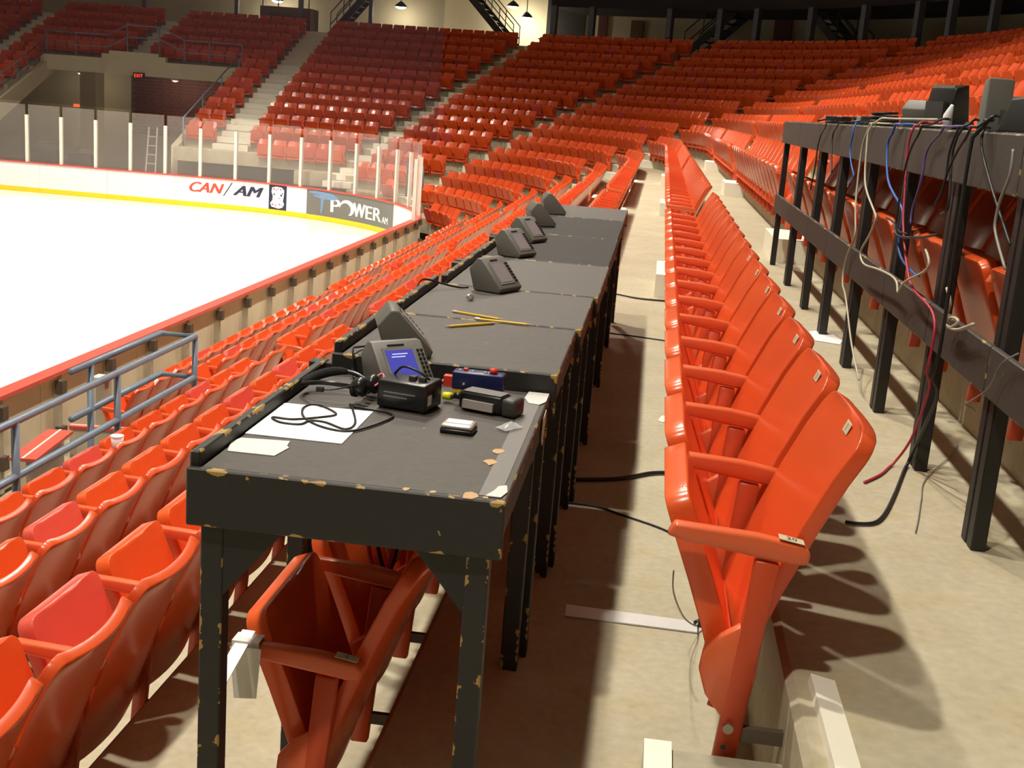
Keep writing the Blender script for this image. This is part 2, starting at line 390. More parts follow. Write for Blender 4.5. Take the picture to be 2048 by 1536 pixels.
add_aisle('long cream aisle stair beside the column of seats at the tunnel', lambda x: t_endx(x, (A1R+A1L)/2), A1R-A1L, full=True)
add_aisle('short cream aisle stair above the middle of the tunnel lintel', lambda x: t_endx(x, (A0R+A0L)/2), A0R-A0L, 5, full=True)
add_aisle('cream aisle stair on the far side of the tunnel', lambda x: t_endx(x, (A00R+A00L)/2), A00R-A00L, full=True)
# near aisle: block on the press tread and the edge of the tread above it
A = thing('aisle_steps', 'worn white edged steps at the bolted end of the front seat row', 'steps')
MB().box((.14, 1.0, 0), (.40, 2.215, .232)).obj('step', 'riser', A)
MB().box((.085, 1.0, 0), (.14, 2.225, .245)).obj('step_nosing', 'white_step', A)
MB().prism([(.375,.20),(.425,.20),(.455,.385),(.405,.395)], 1.0, 2.30).obj('step_nosing', 'white_step', A)
# ------------------------------------------------------------------ seats
PITCH = .487
def shell(cl, hw, thick, nu, corner, scoop, flare=0.0):
    """closed curved panel: cl = list of (x,z) up the middle; hw half width; corner = rounding of the far end"""
    m = MB(); nv = len(cl); L = [0]
    for i in range(1, nv): L.append(L[-1]+math.hypot(cl[i][0]-cl[i-1][0], cl[i][1]-cl[i-1][1]))
    fr, bk = [], []
    for i, (x, z) in enumerate(cl):
        j0, j1 = max(i-1, 0), min(i+1, nv-1); dx, dz = cl[j1][0]-cl[j0][0], cl[j1][1]-cl[j0][1]; l = math.hypot(dx, dz); nx, nz = -dz/l, dx/l
        rem = L[-1]-L[i]; w = hw+flare*L[i]/L[-1]
        if rem < corner: w -= corner-math.sqrt(max(0, corner**2-(corner-rem)**2))
        for q in range(nu+1):
            uu = -1+2*q/nu; s = scoop*(1-uu*uu)
            fr.append((x+nx*thick/2-nx*s, w*uu, z+nz*thick/2-nz*s)); bk.append((x-nx*thick/2-nx*s, w*uu, z-nz*thick/2-nz*s))
    n = nu+1; vs = fr+bk; o = len(fr); fs = []
    for i in range(nv-1):
        for q in range(nu): a = i*n+q; fs.append((a, a+1, a+n+1, a+n)); fs.append((o+a, o+a+n, o+a+n+1, o+a+1))
        a = i*n; fs.append((a, a+n, o+a+n, o+a)); a = i*n+nu; fs.append((a, o+a, o+a+n, a+n))
    for q in range(nu): fs.append((q, o+q, o+q+1, q+1)); a = (nv-1)*n+q; fs.append((a, a+1, o+a+1, o+a))
    m.add(vs, fs); return m
def lerp_cl(pts, cuts):
    out = []
    for v in cuts:
        t = v*(len(pts)-1); i = min(int(t), len(pts)-2); f = t-i; out.append((pts[i][0]*(1-f)+pts[i+1][0]*f, pts[i][1]*(1-f)+pts[i+1][1]*f))
    return out
BACK = [(-.140,.30), (-.085,.47), (-.025,.64), (.042,.795), (.095,.893)]
PAN = [(-.135,.40), (-.175,.52), (-.220,.63), (-.262,.738)]
def bevel_mesh(me, off=.006, seg=2, ang=50):
    bm = bmesh.new(); bm.from_mesh(me); ed = [e for e in bm.edges if e.calc_face_angle(0) > math.radians(ang)]
    bmesh.ops.bevel(bm, geom=ed, offset=off, segments=seg, profile=.6, affect='EDGES', clamp_overlap=True); bm.to_mesh(me); bm.free(); me.shade_smooth()
    return me
def seat_parts(lod):
    d = {}
    if lod == 0:
        d['backrest'] = bevel_mesh(shell(lerp_cl(BACK, [0,.2,.4,.6,.78,.90,.935,.965,.99,1]), .2250, .034, 10, .05, .026).mesh('backrest', 'seat'), .006)
        pm = shell(lerp_cl(PAN, [0,.2,.5,.75,.89,.93,.965,.99,1]), .205, .05, 6, .04, .0, .004)
        d['seat_pan'] = bevel_mesh(pm.mesh('seat_pan', 'seat_pan'), .010); d['seat_pan_faded'] = bevel_mesh(pm.mesh('seat_pan', 'seat_faded'), .010)
        arm = MB().prism([(-.275,.676),(-.262,.703),(-.10,.695),(-.012,.682),(.004,.668),(.0,.645),(-.03,.642),(-.24,.668)], -.0165, .0165)
        d['armrest'] = bevel_mesh(arm.mesh('armrest', 'arm'), .008, 2, 40)
        d['leg'] = bevel_mesh(MB().prism([(-.100,.645),(-.052,.640),(-.090,.20),(-.136,.20)], -.014, .014).mesh('leg', 'leg'), .004, 1)
        d['side_plate'] = bevel_mesh(MB().prism([(-.075,.53),(-.15,.475),(-.178,.44),(-.182,.40),(-.165,.35),(-.125,.30),(-.085,.29),(-.07,.40)], -.012, .012).mesh('side_plate', 'arm'), .004, 1, 60)
        d['bracket'] = MB().box((-.10,-.008,.255), (-.0,.008,.285)).mesh('bracket', 'board_dark')
        d['hinge'] = MB().tube([(-.12,-.19,.41),(-.12,.19,.41)], .012, 8).mesh('hinge', 'leg', True)
    else:
        d['backrest'] = shell(lerp_cl(BACK, [0,.5,.88,1]), .2250, .034, 4, .045, .026).mesh('backrest', 'seat')
        pm = shell(lerp_cl(PAN, [0,.88,1]), .208, .05, 2, .04, .0)
        d['seat_pan'] = pm.mesh('seat_pan', 'seat_pan'); d['seat_pan_faded'] = pm.mesh('seat_pan', 'seat_faded')
        d['armrest'] = MB().prism([(-.27,.675),(-.265,.705),(-.005,.68),(-.01,.635)], -.0165, .0165).mesh('armrest', 'arm')
        d['leg'] = MB().prism([(-.115,.645),(-.05,.640),(-.08,.20),(-.14,.20)], -.014, .014).mesh('leg', 'leg')
        d['side_plate'] = MB().prism([(-.08,.52),(-.178,.44),(-.165,.35),(-.09,.29)], -.012, .012).mesh('side_plate', 'arm')
    return d
SP = [seat_parts(0), seat_parts(1)]
def seats_in(k, t0, t1, tag_):
    """seat centres between two path positions, filled with the seat pitch"""
    x = RX(k); n = int((t1-t0+.02)/PITCH)
    if n < 1: return []
    p = (t1-t0)/n; out = []
    for i in range(n): out.append(dict(k=k, t=t0+(i+.5)*p, last=(i == n-1), first=(i == 0), sec=tag_, p=p, i=i))
    return out
SEATS = []
for k in range(KMIN, KMAX+1):
    x = RX(k)
    # side stand, section next to the camera
    if k >= -4:
        starts = {0: 2.25, -1: 2.33, -2: 2.96-3*PITCH, -3: 4.59-3*PITCH, -4: 6.18-4*PITCH}
        ends = {-2: 9.78, -3: 9.95, -4: 10.07}
        y0 = starts.get(k, 2.2); y1 = ends.get(k, 9.93)
        SEATS += seats_in(k, y0-CY, y1-CY, 's1')
    SEATS += seats_in(k, SIDE_AISLES[0][1]-CY, SIDE_AISLES[1][0]-CY, 's2')
    SEATS += seats_in(k, SIDE_AISLES[1][1]-CY, SIDE_AISLES[2][0]-CY, 's3')
    SEATS += seats_in(k, SIDE_AISLES[2][1]-CY, aisle_t(4, x)-AW, 's4')
    SEATS += seats_in(k, aisle_t(4, x), aisle_t(3, x)-AW, 's5')
    SEATS += seats_in(k, aisle_t(3, x), aisle_t(2, x)-AW, 's6')
    SEATS += seats_in(k, aisle_t(2, x), t_endx(x, A1R), 's7')
    if k <= 4:
        SEATS += seats_in(k, t_endx(x, A1L), t_endx(x, TUN_R+.15), 's8')
        SEATS += seats_in(k, t_endx(x, TUN_L-.15), t_endx(x, A00R), 's9')
    else:
        SEATS += seats_in(k, t_endx(x, A1L), t_endx(x, A0R), 's8')
        SEATS += seats_in(k, t_endx(x, A0L), t_endx(x, A00R), 's9')
    SEATS += seats_in(k, t_endx(x, A00L), t_endx(x, -32.5), 's10')
good = []
for s in SEATS:
    x = RX(s['k']); p, a = pos(x, s['t']); s['p3'] = Vector((p.x, p.y, RZ(s['k']))); s['a'] = a
    if board_clear(Vector((p.x-.45*math.cos(a), p.y-.45*math.sin(a), 0))) < .35: continue
    q = proj((p.x, p.y, RZ(s['k'])+.6)); s['d'] = 1e9; s['vis'] = False
    if q:
        m = 700/q[2]
        if -m < q[0] < 2048+m and -m*1.2 < q[1] < 1536+m*1.2: s['d'] = q[2]; s['vis'] = True
    good.append(s)
SEATS = good
order = sorted([s for s in SEATS if s['vis']], key=lambda s: s['d'])
IND = order[:296]; indset = set(id(s) for s in IND)
ROWTXT = {0: 'in the row beside the press aisle', -1: 'in the row tucked under the press tables', -2: 'in the row directly below the press tables', -3: 'in the second row below the press tables', -4: 'in the row beside the blue railing',
          -5: 'in the second row up from the rink boards', -6: 'in the lowest row behind the rink boards', 1: 'in the row under the standing counters', 2: 'in the first row above the counters'}
SECTXT = {'s1': '', 's2': 'past the first aisle', 's3': 'past the second aisle', 's4': 'at the curve of the stand'}
def seat_label(s):
    r_ = ROWTXT.get(s['k'], 'in upper tier %s' % {3:'two',4:'three',5:'four',6:'five',7:'six',8:'seven',9:'eight'}.get(s['k'], 'nine'))
    return ('orange folding seat '+r_+' '+SECTXT.get(s['sec'], 'in the far corner stand')).strip()
SEAT_ROOT = {}
for n_, s in enumerate(IND):
    lod = 0 if s['d'] < 12.5 else 1; D = SP[lod]
    faded = random.random() < .22 and s['k'] < 0; lb = seat_label(s)
    if faded: lb = lb.replace('orange folding seat', 'folding seat with faded pink pan') if len(lb.split()) < 14 else lb.replace('orange folding seat', 'faded pink-panned seat')
    if (s['k'], s['sec'], s['i']) == (0, 's1', 0): lb = 'orange end seat with a row plate on its arm beside the white edged steps'
    if (s['k'], s['sec'], s['i']) == (-1, 's1', 0): lb = 'shaded red folding seat with duct tape on its arm under the near table'
    rt = thing('folding_seat', lb, 'seat', s['p3'], s['a'], seat_label(s).replace('orange folding seat', 'faded folding seats' if faded else 'folding seats'))
    SEAT_ROOT[(s['k'], s['sec'], s['i'])] = rt; hp = s['p']/2
    link('backrest', D['backrest'], rt)
    link('seat_pan', D['seat_pan_faded' if faded else 'seat_pan'], rt)
    ends = [-hp]+([hp] if s['last'] else [])
    for y in ends:
        for nm in ('armrest', 'leg', 'side_plate', 'bracket'):
            if nm in D: link(nm, D[nm], rt, (0, y, 0))
    if 'hinge' in D: link('hinge', D['hinge'], rt)
# the seats beyond the nearest three hundred
LOW = {n: ([v.co.copy() for v in me.vertices], [tuple(p.vertices) for p in me.polygons]) for n, me in SP[1].items()}
far = MB()
for s in SEATS:
    if id(s) in indset or (not s['vis'] and s['p3'].y < 9): continue
    T = Matrix.Translation(s['p3']) @ Matrix.Rotation(s['a'], 4, 'Z'); hp = s['p']/2
    for nm, mi, offs in (('backrest', 0, (0,)), ('seat_pan', 2 if random.random() < .05 else 1, (0,)), ('armrest', 3, (-hp, hp) if s['last'] else (-hp,)), ('leg', 4, (-hp, hp) if s['last'] else (-hp,)), ('side_plate', 3, (-hp,))):
        far.mat = mi; vs, fs = LOW[nm]
        for y in offs: far.add([T @ (v+Vector((0, y, 0))) for v in vs], fs)
fo = far.obj('distant_folding_seats', ['seat', 'seat_pan', 'seat_faded', 'arm', 'leg']); fo['kind'] = 'stuff'
tag(fo, 'rows of red-orange folding seats filling the far stands', 'seats')
# ------------------------------------------------------------------ rink boards
def bpos(s, off=0.0):
    """point on the boards: s<0 along the near side, 0..arc the corner, then the far end; off>0 is outside the rink"""
    q = BR*math.pi/2
    if s <= 0: return Vector((BX+off, BCY+s, 0)), 0.0
    if s < q: a = s/BR; return Vector((BCX+(BR+off)*math.cos(a), BCY+(BR+off)*math.sin(a), 0)), a
    return Vector((BCX-(s-q), BCY+BR+off, 0)), math.pi/2
BQ = BR*math.pi/2
S0, S1 = -36.0, BQ+18.0
def bstrip(s0, s1, o0, o1, z0, z1, step=.22):
    n = max(1, int(math.ceil((s1-s0)/step))) if s1 > 0 and s0 < BQ else 1
    vs = []; fs = []
    for i in range(n+1):
        s = s0+(s1-s0)*i/n
        for o, z in ((o0, z0), (o1, z0), (o1, z1), (o0, z1)):
            p, a = bpos(s, o); vs.append((p.x, p.y, z))
    for i in range(n):
        for k in range(4): fs.append((i*4+k, (i+1)*4+k, (i+1)*4+(k+1) % 4, i*4+(k+1) % 4))
    fs += [(3,2,1,0), (n*4, n*4+1, n*4+2, n*4+3)]
    return MB().add(vs, fs)
RB = thing('rink_boards', 'white hockey rink boards with red cap rail and yellow kick plate', 'rink boards')
PW = 2.4
s = S0
while s < S1-.1:
    e = min(s+PW, S1)
    bstrip(s+.004, e-.004, 0, .045, ICEZ-.03, RAILZ-.04).obj('board_panel', 'board_white', RB)
    bstrip(s+.004, e-.004, .047, .06, ICEZ+.02, RAILZ-.05).obj('back_panel', 'board_back', RB)
    bstrip(s+.003, e-.003, -.012, 0, ICEZ-.01, ICEZ+.16).obj('kick_plate', 'yellow', RB)
    bstrip(s+.002, e-.002, -.03, .15, RAILZ-.04, RAILZ).obj('cap_rail', 'red_cap', RB)
    s = e
bstrip(S0, 4.0, .061, .11, RAILZ-.09, RAILZ-.045, .5).obj('back_rail', 'board_back', RB)
bstrip(S0, 4.0, .061, .12, ICEZ+.02, ICEZ+.14, .5).obj('back_rail', 'board_post', RB)
s = S0+.3
pm = MB().box((.061,-.035,ICEZ), (.13,.035,RAILZ-.05)).mesh('support_post', 'board_post')
bm_ = MB().box((.061,-.05,-.07), (.15,.05,.07)).mesh('bracket', 'board_dark')
while s < 6:
    p, a = bpos(s); link('support_post', pm, RB, (p.x, p.y, 0), a)
    for dz in (-1.45+.0, -2.38): 
        link('bracket', bm_, RB, (p.x+.03*math.cos(a), p.y+.03*math.sin(a), dz-.42 if dz > -2 else dz), a)
    s += 1.2
# lettering and panels printed on the boards (inside face)
def on_board(vs, fs, s_at, zb, off, m, name, parent):
    out = []
    for v in vs:
        p, a = bpos(s_at-v.x, off-v.z); out.append((p.x, p.y, zb+v.y))
    return MB().add(out, fs).obj(name, m, parent)
def s_of_px(px):
    best = None
    for i in range(int((S1+2)/.02)):
        s_ = -2+i*.02; p, a = bpos(s_, 0); q = proj((p.x, p.y, -2.2))
        if q and (best is None or abs(q[0]-px) < best[0]): best = (abs(q[0]-px), s_)
    return best[1]
def printed(txt, px0, px1, zb, h, m, shear, name, bold=.10):
    vs, fs = text_mb(txt, 1.0, shear); x0 = min(v.x for v in vs); x1 = max(v.x for v in vs); y0 = min(v.y for v in vs); y1 = max(v.y for v in vs)
    sa, sb = s_of_px(px0), s_of_px(px1); W = sa-sb
    bw = bold*W/max(1, len(txt)); n0 = len(vs); V = [Vector(((v.x-x0)/(x1-x0)*(W-bw), (v.y-y0)/(y1-y0)*h, 0)) for v in vs]; F0 = fs; vs = []; fs = []
    for q in range(4): vs += [v+Vector((bw*q/3, 0, .0006*q)) for v in V]; fs += [tuple(i+q*n0 for i in f) for f in F0]
    return on_board(vs, fs, sa, zb, -.006, m, name, RB)
BB = ICEZ+.16; BH = RAILZ-.04-BB
printed('CAN', 378, 448, ICEZ+.50, .33, 'can_red', .35, 'board_lettering')
vs = [Vector(p) for p in ((0,0,0),(.035,0,0),(.33,.46,0),(.295,.46,0))]; on_board(vs, [(0,1,2,3)], s_of_px(446), ICEZ+.44, -.006, 'ink', 'board_lettering', RB)
printed('AM', 465, 527, ICEZ+.50, .33, 'navy', .35, 'board_lettering')
for (pa, pb, m_) in ((538, 573, 'navy'), (613, 786, 'grey_panel')):
    sa, sb = s_of_px(pa), s_of_px(pb); bstrip(sb, sa, -.005, -.001, BB+.005, RAILZ-.045, .2).obj('board_advert_panel', m_, RB)
# pale emblem on the navy panel
sa, sb = s_of_px(538), s_of_px(573); W = sa-sb
poly = [(.16,.10),(.45,.06),(.55,.04),(.78,.10),(.88,.25),(.80,.36),(.84,.55),(.86,.82),(.70,.93),(.40,.95),(.18,.90),(.14,.72),(.22,.55),(.20,.38),(.08,.24)]
on_board([Vector((x*W, y*(BH-.02), 0)) for x, y in poly], [tuple(range(len(poly)))], sa, BB+.01, -.008, 'board_white', 'board_emblem', RB)
for x, y, m_, r_ in ((.28,.84,'can_red',.05),(.42,.80,'can_red',.04),(.52,.86,'can_red',.04),(.66,.84,'navy',.04),(.22,.20,'can_red',.05),(.38,.17,'can_red',.04),(.62,.22,'navy',.04),(.74,.18,'navy',.03),(.30,.62,'navy',.05),(.70,.60,'navy',.06),(.76,.68,'navy',.04),(.60,.48,'navy',.03)):
    on_board([Vector(((x+r_*math.cos(q*math.pi/3)*1.0)*W, (y+r_*.8*math.sin(q*math.pi/3))*(BH-.02), 0)) for q in range(6)], [tuple(range(6))], sa, BB+.01, -.010, m_, 'board_emblem', RB)
# grey panel: blue T shaped mark, POWER with a crescent O
sa = s_of_px(613)
def gp(px, frac): return Vector((sa-s_of_px(px), frac*BH, 0))
for poly in ([(620,.93),(632,.97),(664,.93),(676,.80),(672,.70),(655,.66),(640,.68),(628,.74),(626,.80),(640,.82),(618,.86)], [(642,.70),(648,.68),(646,.25),(644,.10),(641,.12),(641,.30)]):
    on_board([gp(x, y) for x, y in poly], [tuple(range(len(poly)))], sa, BB, -.010, 'logo_blue', 'board_emblem', RB)
printed('P', 661, 681, BB+.22*BH, .52*BH, 'board_white', 0, 'board_lettering')
printed('W', 706, 731, BB+.20*BH, .52*BH, 'board_white', 0, 'board_lettering')
printed('ER', 731, 763, BB+.20*BH, .50*BH, 'board_white', 0, 'board_lettering')
printed('AM', 764, 776, BB+.18*BH, .25*BH, 'board_white', 0, 'board_lettering')
c1 = []; c2 = []
for i in range(15):
    a = math.radians(175-i*230/14); c1.append((694+15*math.cos(a), .46+.32*math.sin(a)))
    a2 = a; c2.append((691+11*math.cos(a2), .40+.25*math.sin(a2)))
poly = c1+c2[::-1]; n = 15
on_board([gp(x, y) for x, y in poly], [(i, i+1, 2*n-2-i, 2*n-1-i) for i in range(n-1)], sa, BB, -.010, 'board_white', 'board_lettering', RB)
# glass above the far boards
GW = thing('rink_glass', 'clear protective glass with white posts above the far rink boards', 'glass wall')
gs = [.15+1.22*i for i in range(int((S1-.2)/1.22))]
pmesh = MB().box((-.04,-.05,RAILZ), (.05,.05,-.12)).mesh('glass_post', 'post_white')
for i, s in enumerate(gs):
    p, a = bpos(s, .06); link('glass_post', pmesh, GW, (p.x, p.y, 0), a)
    if i < len(gs)-1: bstrip(s+.05, gs[i+1]-.05, .055, .067, RAILZ, .22, .62).obj('glass_pane', 'glass', GW)
nt = bstrip(1.2, S1, .45, .452, .3, 8.6, .8).obj('safety_netting', 'net'); tag(nt, 'dark safety netting hanging above the far rink glass', 'netting')
# ------------------------------------------------------------------ tunnel in the end stand
YF = CY+RX(4)-CX          # face of the tier above the tunnel
ZL0, ZL1 = 1.42, RZ(5)
T = struct(MB().box((TUN_L-.1, YF-.12, ZL0), (TUN_R+.1, YF+.35, ZL1+.12)).obj('wall_lintel', 'cream_wall'))
struct(MB().box((-21.9, YF-.14, ZL1+.1), (-19.3, YF+.1, ZL1+.30)).box((-21.6, YF-.13, ZL1+.1), (-19.6, YF+.1, ZL1+.42)).obj('wall_lintel', 'cream_wall'))
def side_wall(X):
    prof = [(CY+RX(-2)-CX-.5, ICEZ)]+[(CY+RX(-2)-CX-.5, RZ(-2))]+[(CY+RX(4)-CX+.3, RZ(5)), (CY+RX(4)-CX+9, RZ(5)), (CY+RX(4)-CX+9, ICEZ)]
    return struct(MB().prism([(y, z) for y, z in prof], X-.12, X+.12, 'x').obj('wall_tunnel', 'cream_wall'))
side_wall(TUN_R-.12)
_y0, _y1 = CY+RX(-2)-CX-.5, CY+RX(4)-CX+.3
struct(MB().prism([(_y0, RZ(-2)-.8), (_y0, RZ(-2)+.02), (_y1, RZ(5)+.02), (_y1, RZ(5)-.6)], TUN_L-.05, TUN_L+.15, 'x').obj('wall_tunnel', 'cream_wall'))
YB = 53.5
struct(MB().box((-34, YB, ICEZ), (-22.6, YB+.2, ZL1)).obj('wall_tunnel_back', 'dim_wall'))
struct(MB().box((-34, YF+.3, ZL0-.0), (TUN_R, YB+.3, ZL0+.2)).obj('ceiling', 'dim_wall'))
struct(MB().box((-34, YF-7.0, ICEZ-.2), (TUN_R+.5, YB+.3, ICEZ-.02)).obj('floor', 'riser'))
wb = struct(MB().box((-22.6, 50.2, ICEZ), (TUN_R, 50.4, ZL0)).obj('wall_brick', 'mortar'))
bk = MB().box((-.195,-.03,-.06), (.195,.0,.06)).mesh('brick', 'brick'); nrow = 0
bricks = MB(); z = -1.0
while z < ZL0-.06:
    x = -22.5+(.1 if nrow % 2 else 0)
    while x < TUN_R-.45: bricks.box((x, 50.17, z), (x+.39, 50.21, z+.115)); x += .41
    z += .135; nrow += 1
bo = bricks.obj('brick_courses', 'brick', wb); bo['kind'] = 'stuff'
struct(MB().box((-24.6, 49.6, ICEZ), (-23.9, 50.4, ZL0)).obj('wall_pillar', 'cream_wall'))
ex = thing('exit_sign', 'red lit exit sign box under the tunnel lintel', 'sign', (-20.35, YF-.2, ZL0+.02))
MB().box((-.22,-.05,-.12), (.22,.06,.10)).obj('sign_case', 'dark', ex); 
vs, fs = text_mb('EXIT', .2); w_ = max(v.x for v in vs); MB().add([(v.x*.36/w_-.18, -.055, v.y*.9-.075) for v in vs], fs).obj('sign_face', 'sign_red', ex)
gl_ = MB(); gl_.tube([(-19.9-3.7,YF+1.2,.02),(-19.9-3.7,YF+1.2,.12)], .12, 10); tag(gl_.obj('goal_light', 'sign_red'), 'red round signal light glowing inside the tunnel', 'light')
for X_, Y_ in ((-20.0, 48.6), (-25.5, 51.5)):  # ceiling lamps added to brighten the tunnel interior
    o = thing('added_tunnel_lamp', 'added round ceiling lamp brightening the inside of the tunnel', 'lamp', (X_, Y_, ZL0-.03), 0, 'added lamps brightening the tunnel')
    MB().tube([(0,0,-.02),(0,0,.03)], .16, 12).obj('housing', 'grey_dark', o); MB().tube([(0,0,-.10),(0,0,-.07),(0,0,-.02)], [.06,.12,.14], 12).obj('diffuser', 'post_white', o, True)
    l = bpy.data.lights.new('tunnel_fill_light', 'POINT'); l.energy = 55; l.color = (1,.88,.66); l.shadow_soft_size = .1; lo = bpy.data.objects.new('tunnel_fill_light', l); COL.objects.link(lo); lo.location = (X_, Y_, ZL0-.25)
# things standing in the tunnel mouth
lad = thing('step_ladder', 'pale folding ladder standing in the tunnel mouth', 'ladder', (-18.9, 43.6, ICEZ))
for sx in (-.2,.2): MB().beam((sx,0,0),(sx*.8,.3,2.3),.05,.03).obj('stile', 'post_white', lad)
for i in range(6): MB().beam((-.19,.04*i+.04,.3+.33*i),(.19,.04*i+.04,.3+.33*i),.05,.03).obj('rung', 'post_white', lad)
for i, (x, y, w_, h_) in enumerate(((-23.4,44.5,.5,1.1),(-22.2,45.0,.45,1.0),(-17.6,44.6,.5,1.2))):
    o = thing('equipment_cart', 'dark equipment cart %s' % ('beside the tunnel wall', 'next to the cart by the tunnel wall', 'beside the pale ladder')[i], 'cart', (x, y, ICEZ))
    MB().box((-w_,-.3,.15), (w_,.3,h_)).obj('body', 'dark', o)
    for sx in (-w_+.08, w_-.08): MB().tube([(sx,-.3,.08),(sx,-.25,.08)], .08, 10).obj('wheel', 'gear_black', o)
    MB().tube([(-w_,.3,h_),(-w_,.3,h_+.25),(w_,.3,h_+.25),(w_,.3,h_)], .02, 6).obj('handle', 'rail_blue', o)
# rails above the tunnel
def rail_thing(label, paths, posts, r=.024, m='rail_blue'):
    o = thing('guard_rail', label, 'railing')
    for p in paths: MB().tube(p, r, 8).obj('rail', m, o, True)
    for a, b_ in posts: MB().tube([a, b_], r, 8).obj('post', m, o, True)
    return o
yr = YF-.02; zt, zm, zb_ = ZL1+1.0, ZL1+.55, ZL1+.12
pl = [(TUN_L+.1, zt), (-21.7, zt), (-21.7, zt), (-20.9, zt+.42), (-19.6, zt+.42), (-18.6, zt), (TUN_R+.1, zt)]
rail_thing('blue-grey guard rail along the top of the tunnel lintel', [[(x, yr, z) for x, z in pl if 1], [(x, yr, z-.45) for x, z in pl]], [((x, yr, zb_), (x, yr, z)) for x, z in pl]+[((x, yr, zb_), (x, yr, zt)) for x in (-23.0, -17.6)])
def slope_pt(k, X, dz): return (X, CY+RX(k)-CX-.1, RZ(k)+dz)
rail_thing('blue-grey sloping rail beside the seat column at the tunnel', [[slope_pt(4, TUN_R+.02, .95), slope_pt(-2, TUN_R+.02, .95)], [slope_pt(4, TUN_R+.02, .5), slope_pt(-2, TUN_R+.02, .5)]], [(slope_pt(k, TUN_R+.02, -.05), slope_pt(k, TUN_R+.02, .95)) for k in (4, 2, 0, -2)])
rail_thing('blue-grey sloping rail on the far side of the tunnel', [[slope_pt(4, TUN_L-.02, .95), slope_pt(-2, TUN_L-.02, .95)], [slope_pt(4, TUN_L-.02, .5), slope_pt(-2, TUN_L-.02, .5)]], [(slope_pt(k, TUN_L-.02, -.05), slope_pt(k, TUN_L-.02, .95)) for k in (4, 2, 0, -2)])
# small blue rail in the corner seating
p, a = pos(RX(-4)-.75, aisle_t(3, RX(-4)-.75)-.85); p2, _ = pos(RX(-4)-.75, aisle_t(3, RX(-4)-.75)-.18)
rail_thing('small blue hoop rail at the bottom of the corner aisle', [[(p.x, p.y, RZ(-4)), (p.x, p.y, RZ(-4)+1.0), (p2.x, p2.y, RZ(-4)+1.0), (p2.x, p2.y, RZ(-4))]], [((p.x, p.y, RZ(-4)+.85), (p2.x, p2.y, RZ(-4)+.85))], .03)
# ------------------------------------------------------------------ back of the hall
xw = RX(KMAX)+4.4; zc = RZ(KMAX+1)
def wall_seg(name, x, t0, t1, z0, z1, m, th=.2): return struct(sweep(name, [(x, z0), (x+th, z0), (x+th, z1), (x, z1)], t0, t1, m))
Rw = xw-CX
wall_seg('wall_right', xw, -CY-5, 0, -1, 7.5, 'dim_wall'); wall_seg('wall_corner', xw, 0, Rw*math.radians(59), -1, 7.5, 'dim_wall'); wall_seg('wall_far', xw, Rw*math.radians(59), t_endx(xw, -36), -1, 7.5, 'cream_wall')
struct(sweep('ceiling', [(RX(KMAX)+.9, 5.4), (xw+.2, 5.4), (xw+.2, 5.8), (RX(KMAX)+.9, 5.8)], -CY-5, Rw*math.radians(62), 'ceiling'))
struct(MB().box((-45, -12, 10.6), (20, 62, 10.9)).obj('ceiling', 'roof'))
struct(MB().box((-45, -12.4, -3), (20, -12, 10.9)).obj('wall_near', 'dim_wall')); struct(MB().box((-45.3, -12, -3), (-45, 62, 10.9)).obj('wall_left', 'dim_wall'))
struct(MB().box((-45, 62, 6.0), (20, 62.3, 10.9)).obj('wall_far', 'dim_wall')); struct(MB().box((19.7, -12, -1), (20, 62, 10.9)).obj('wall_right', 'dim_wall'))
xcol = RX(KMAX)+.55
ncol = 0
for pxx in (1110, 1185, 1340, 1440, 1515, 1620, 1728, 1835, 1905, 1990):
    # column position: where the line of columns meets this direction
    best = None
    for i in range(600):
        t = -CY+4+i*.12; p, a = pos(xcol, t); q = proj((p.x, p.y, zc+1))
        if q and (best is None or abs(q[0]-pxx) < best[0]): best = (abs(q[0]-pxx), p, a)
    if best[0] > 12: continue
    p, a = best[1], best[2]
    c_ = thing('steel_column', 'blue-grey steel column standing behind the top row of seats', 'column', (p.x, p.y, zc), a, 'columns behind the top row')
    MB().box((-.11,-.11,0), (.11,.11,5.4-zc)).obj('shaft', 'column', c_); MB().box((-.2,-.2,0), (.2,.2,.03)).obj('base_plate', 'column', c_)
for X in (-15.6, -12.6, -18.4, -22.5):
    c_ = thing('steel_column', 'dark slim post in front of the lit concourse wall', 'column', (X, CY+xcol-CX, zc), 0, 'posts before the lit concourse wall')
    MB().box((-.08,-.08,0), (.08,.08,4.0)).obj('shaft', 'column', c_); MB().box((-.15,-.15,0), (.15,.15,.03)).obj('base_plate', 'column', c_)
def stair(label, p0, p1, w=1.0):
    p0, p1 = Vector(p0), Vector(p1); d = p1-p0; sd = Vector((-d.y, d.x, 0)).normalized()*w/2
    o = thing('steel_stair', label, 'staircase', (0,0,0))
    for s_ in (-1, 1):
        MB().beam(p0+sd*s_, p1+sd*s_, .06, .28).obj('stringer', 'stair_black', o)
        for h in (.45, .95): MB().tube([p0+sd*s_+Vector((0,0,h)), p1+sd*s_+Vector((0,0,h))], .025, 6).obj('handrail', 'stair_black', o)
        for i in range(5): q = p0+d*(i/4)+sd*s_; MB().tube([q, q+Vector((0,0,.95))], .022, 6).obj('baluster', 'stair_black', o)
    n = 11
    for i in range(n): q = p0+d*((i+.5)/n); MB().beam(q-sd, q+sd, .26, .04).obj('tread', 'stair_black', o)
    return o
def at_bowl(px, x):
    best = None
    for i in range(900):
        t = -CY+4+i*.08; p, a = pos(x, t); q = proj((p.x, p.y, zc+1))
        if q and (best is None or abs(q[0]-px) < best[0]): best = (abs(q[0]-px), p, a)
    return best[1]
xs_ = RX(KMAX)+2.6
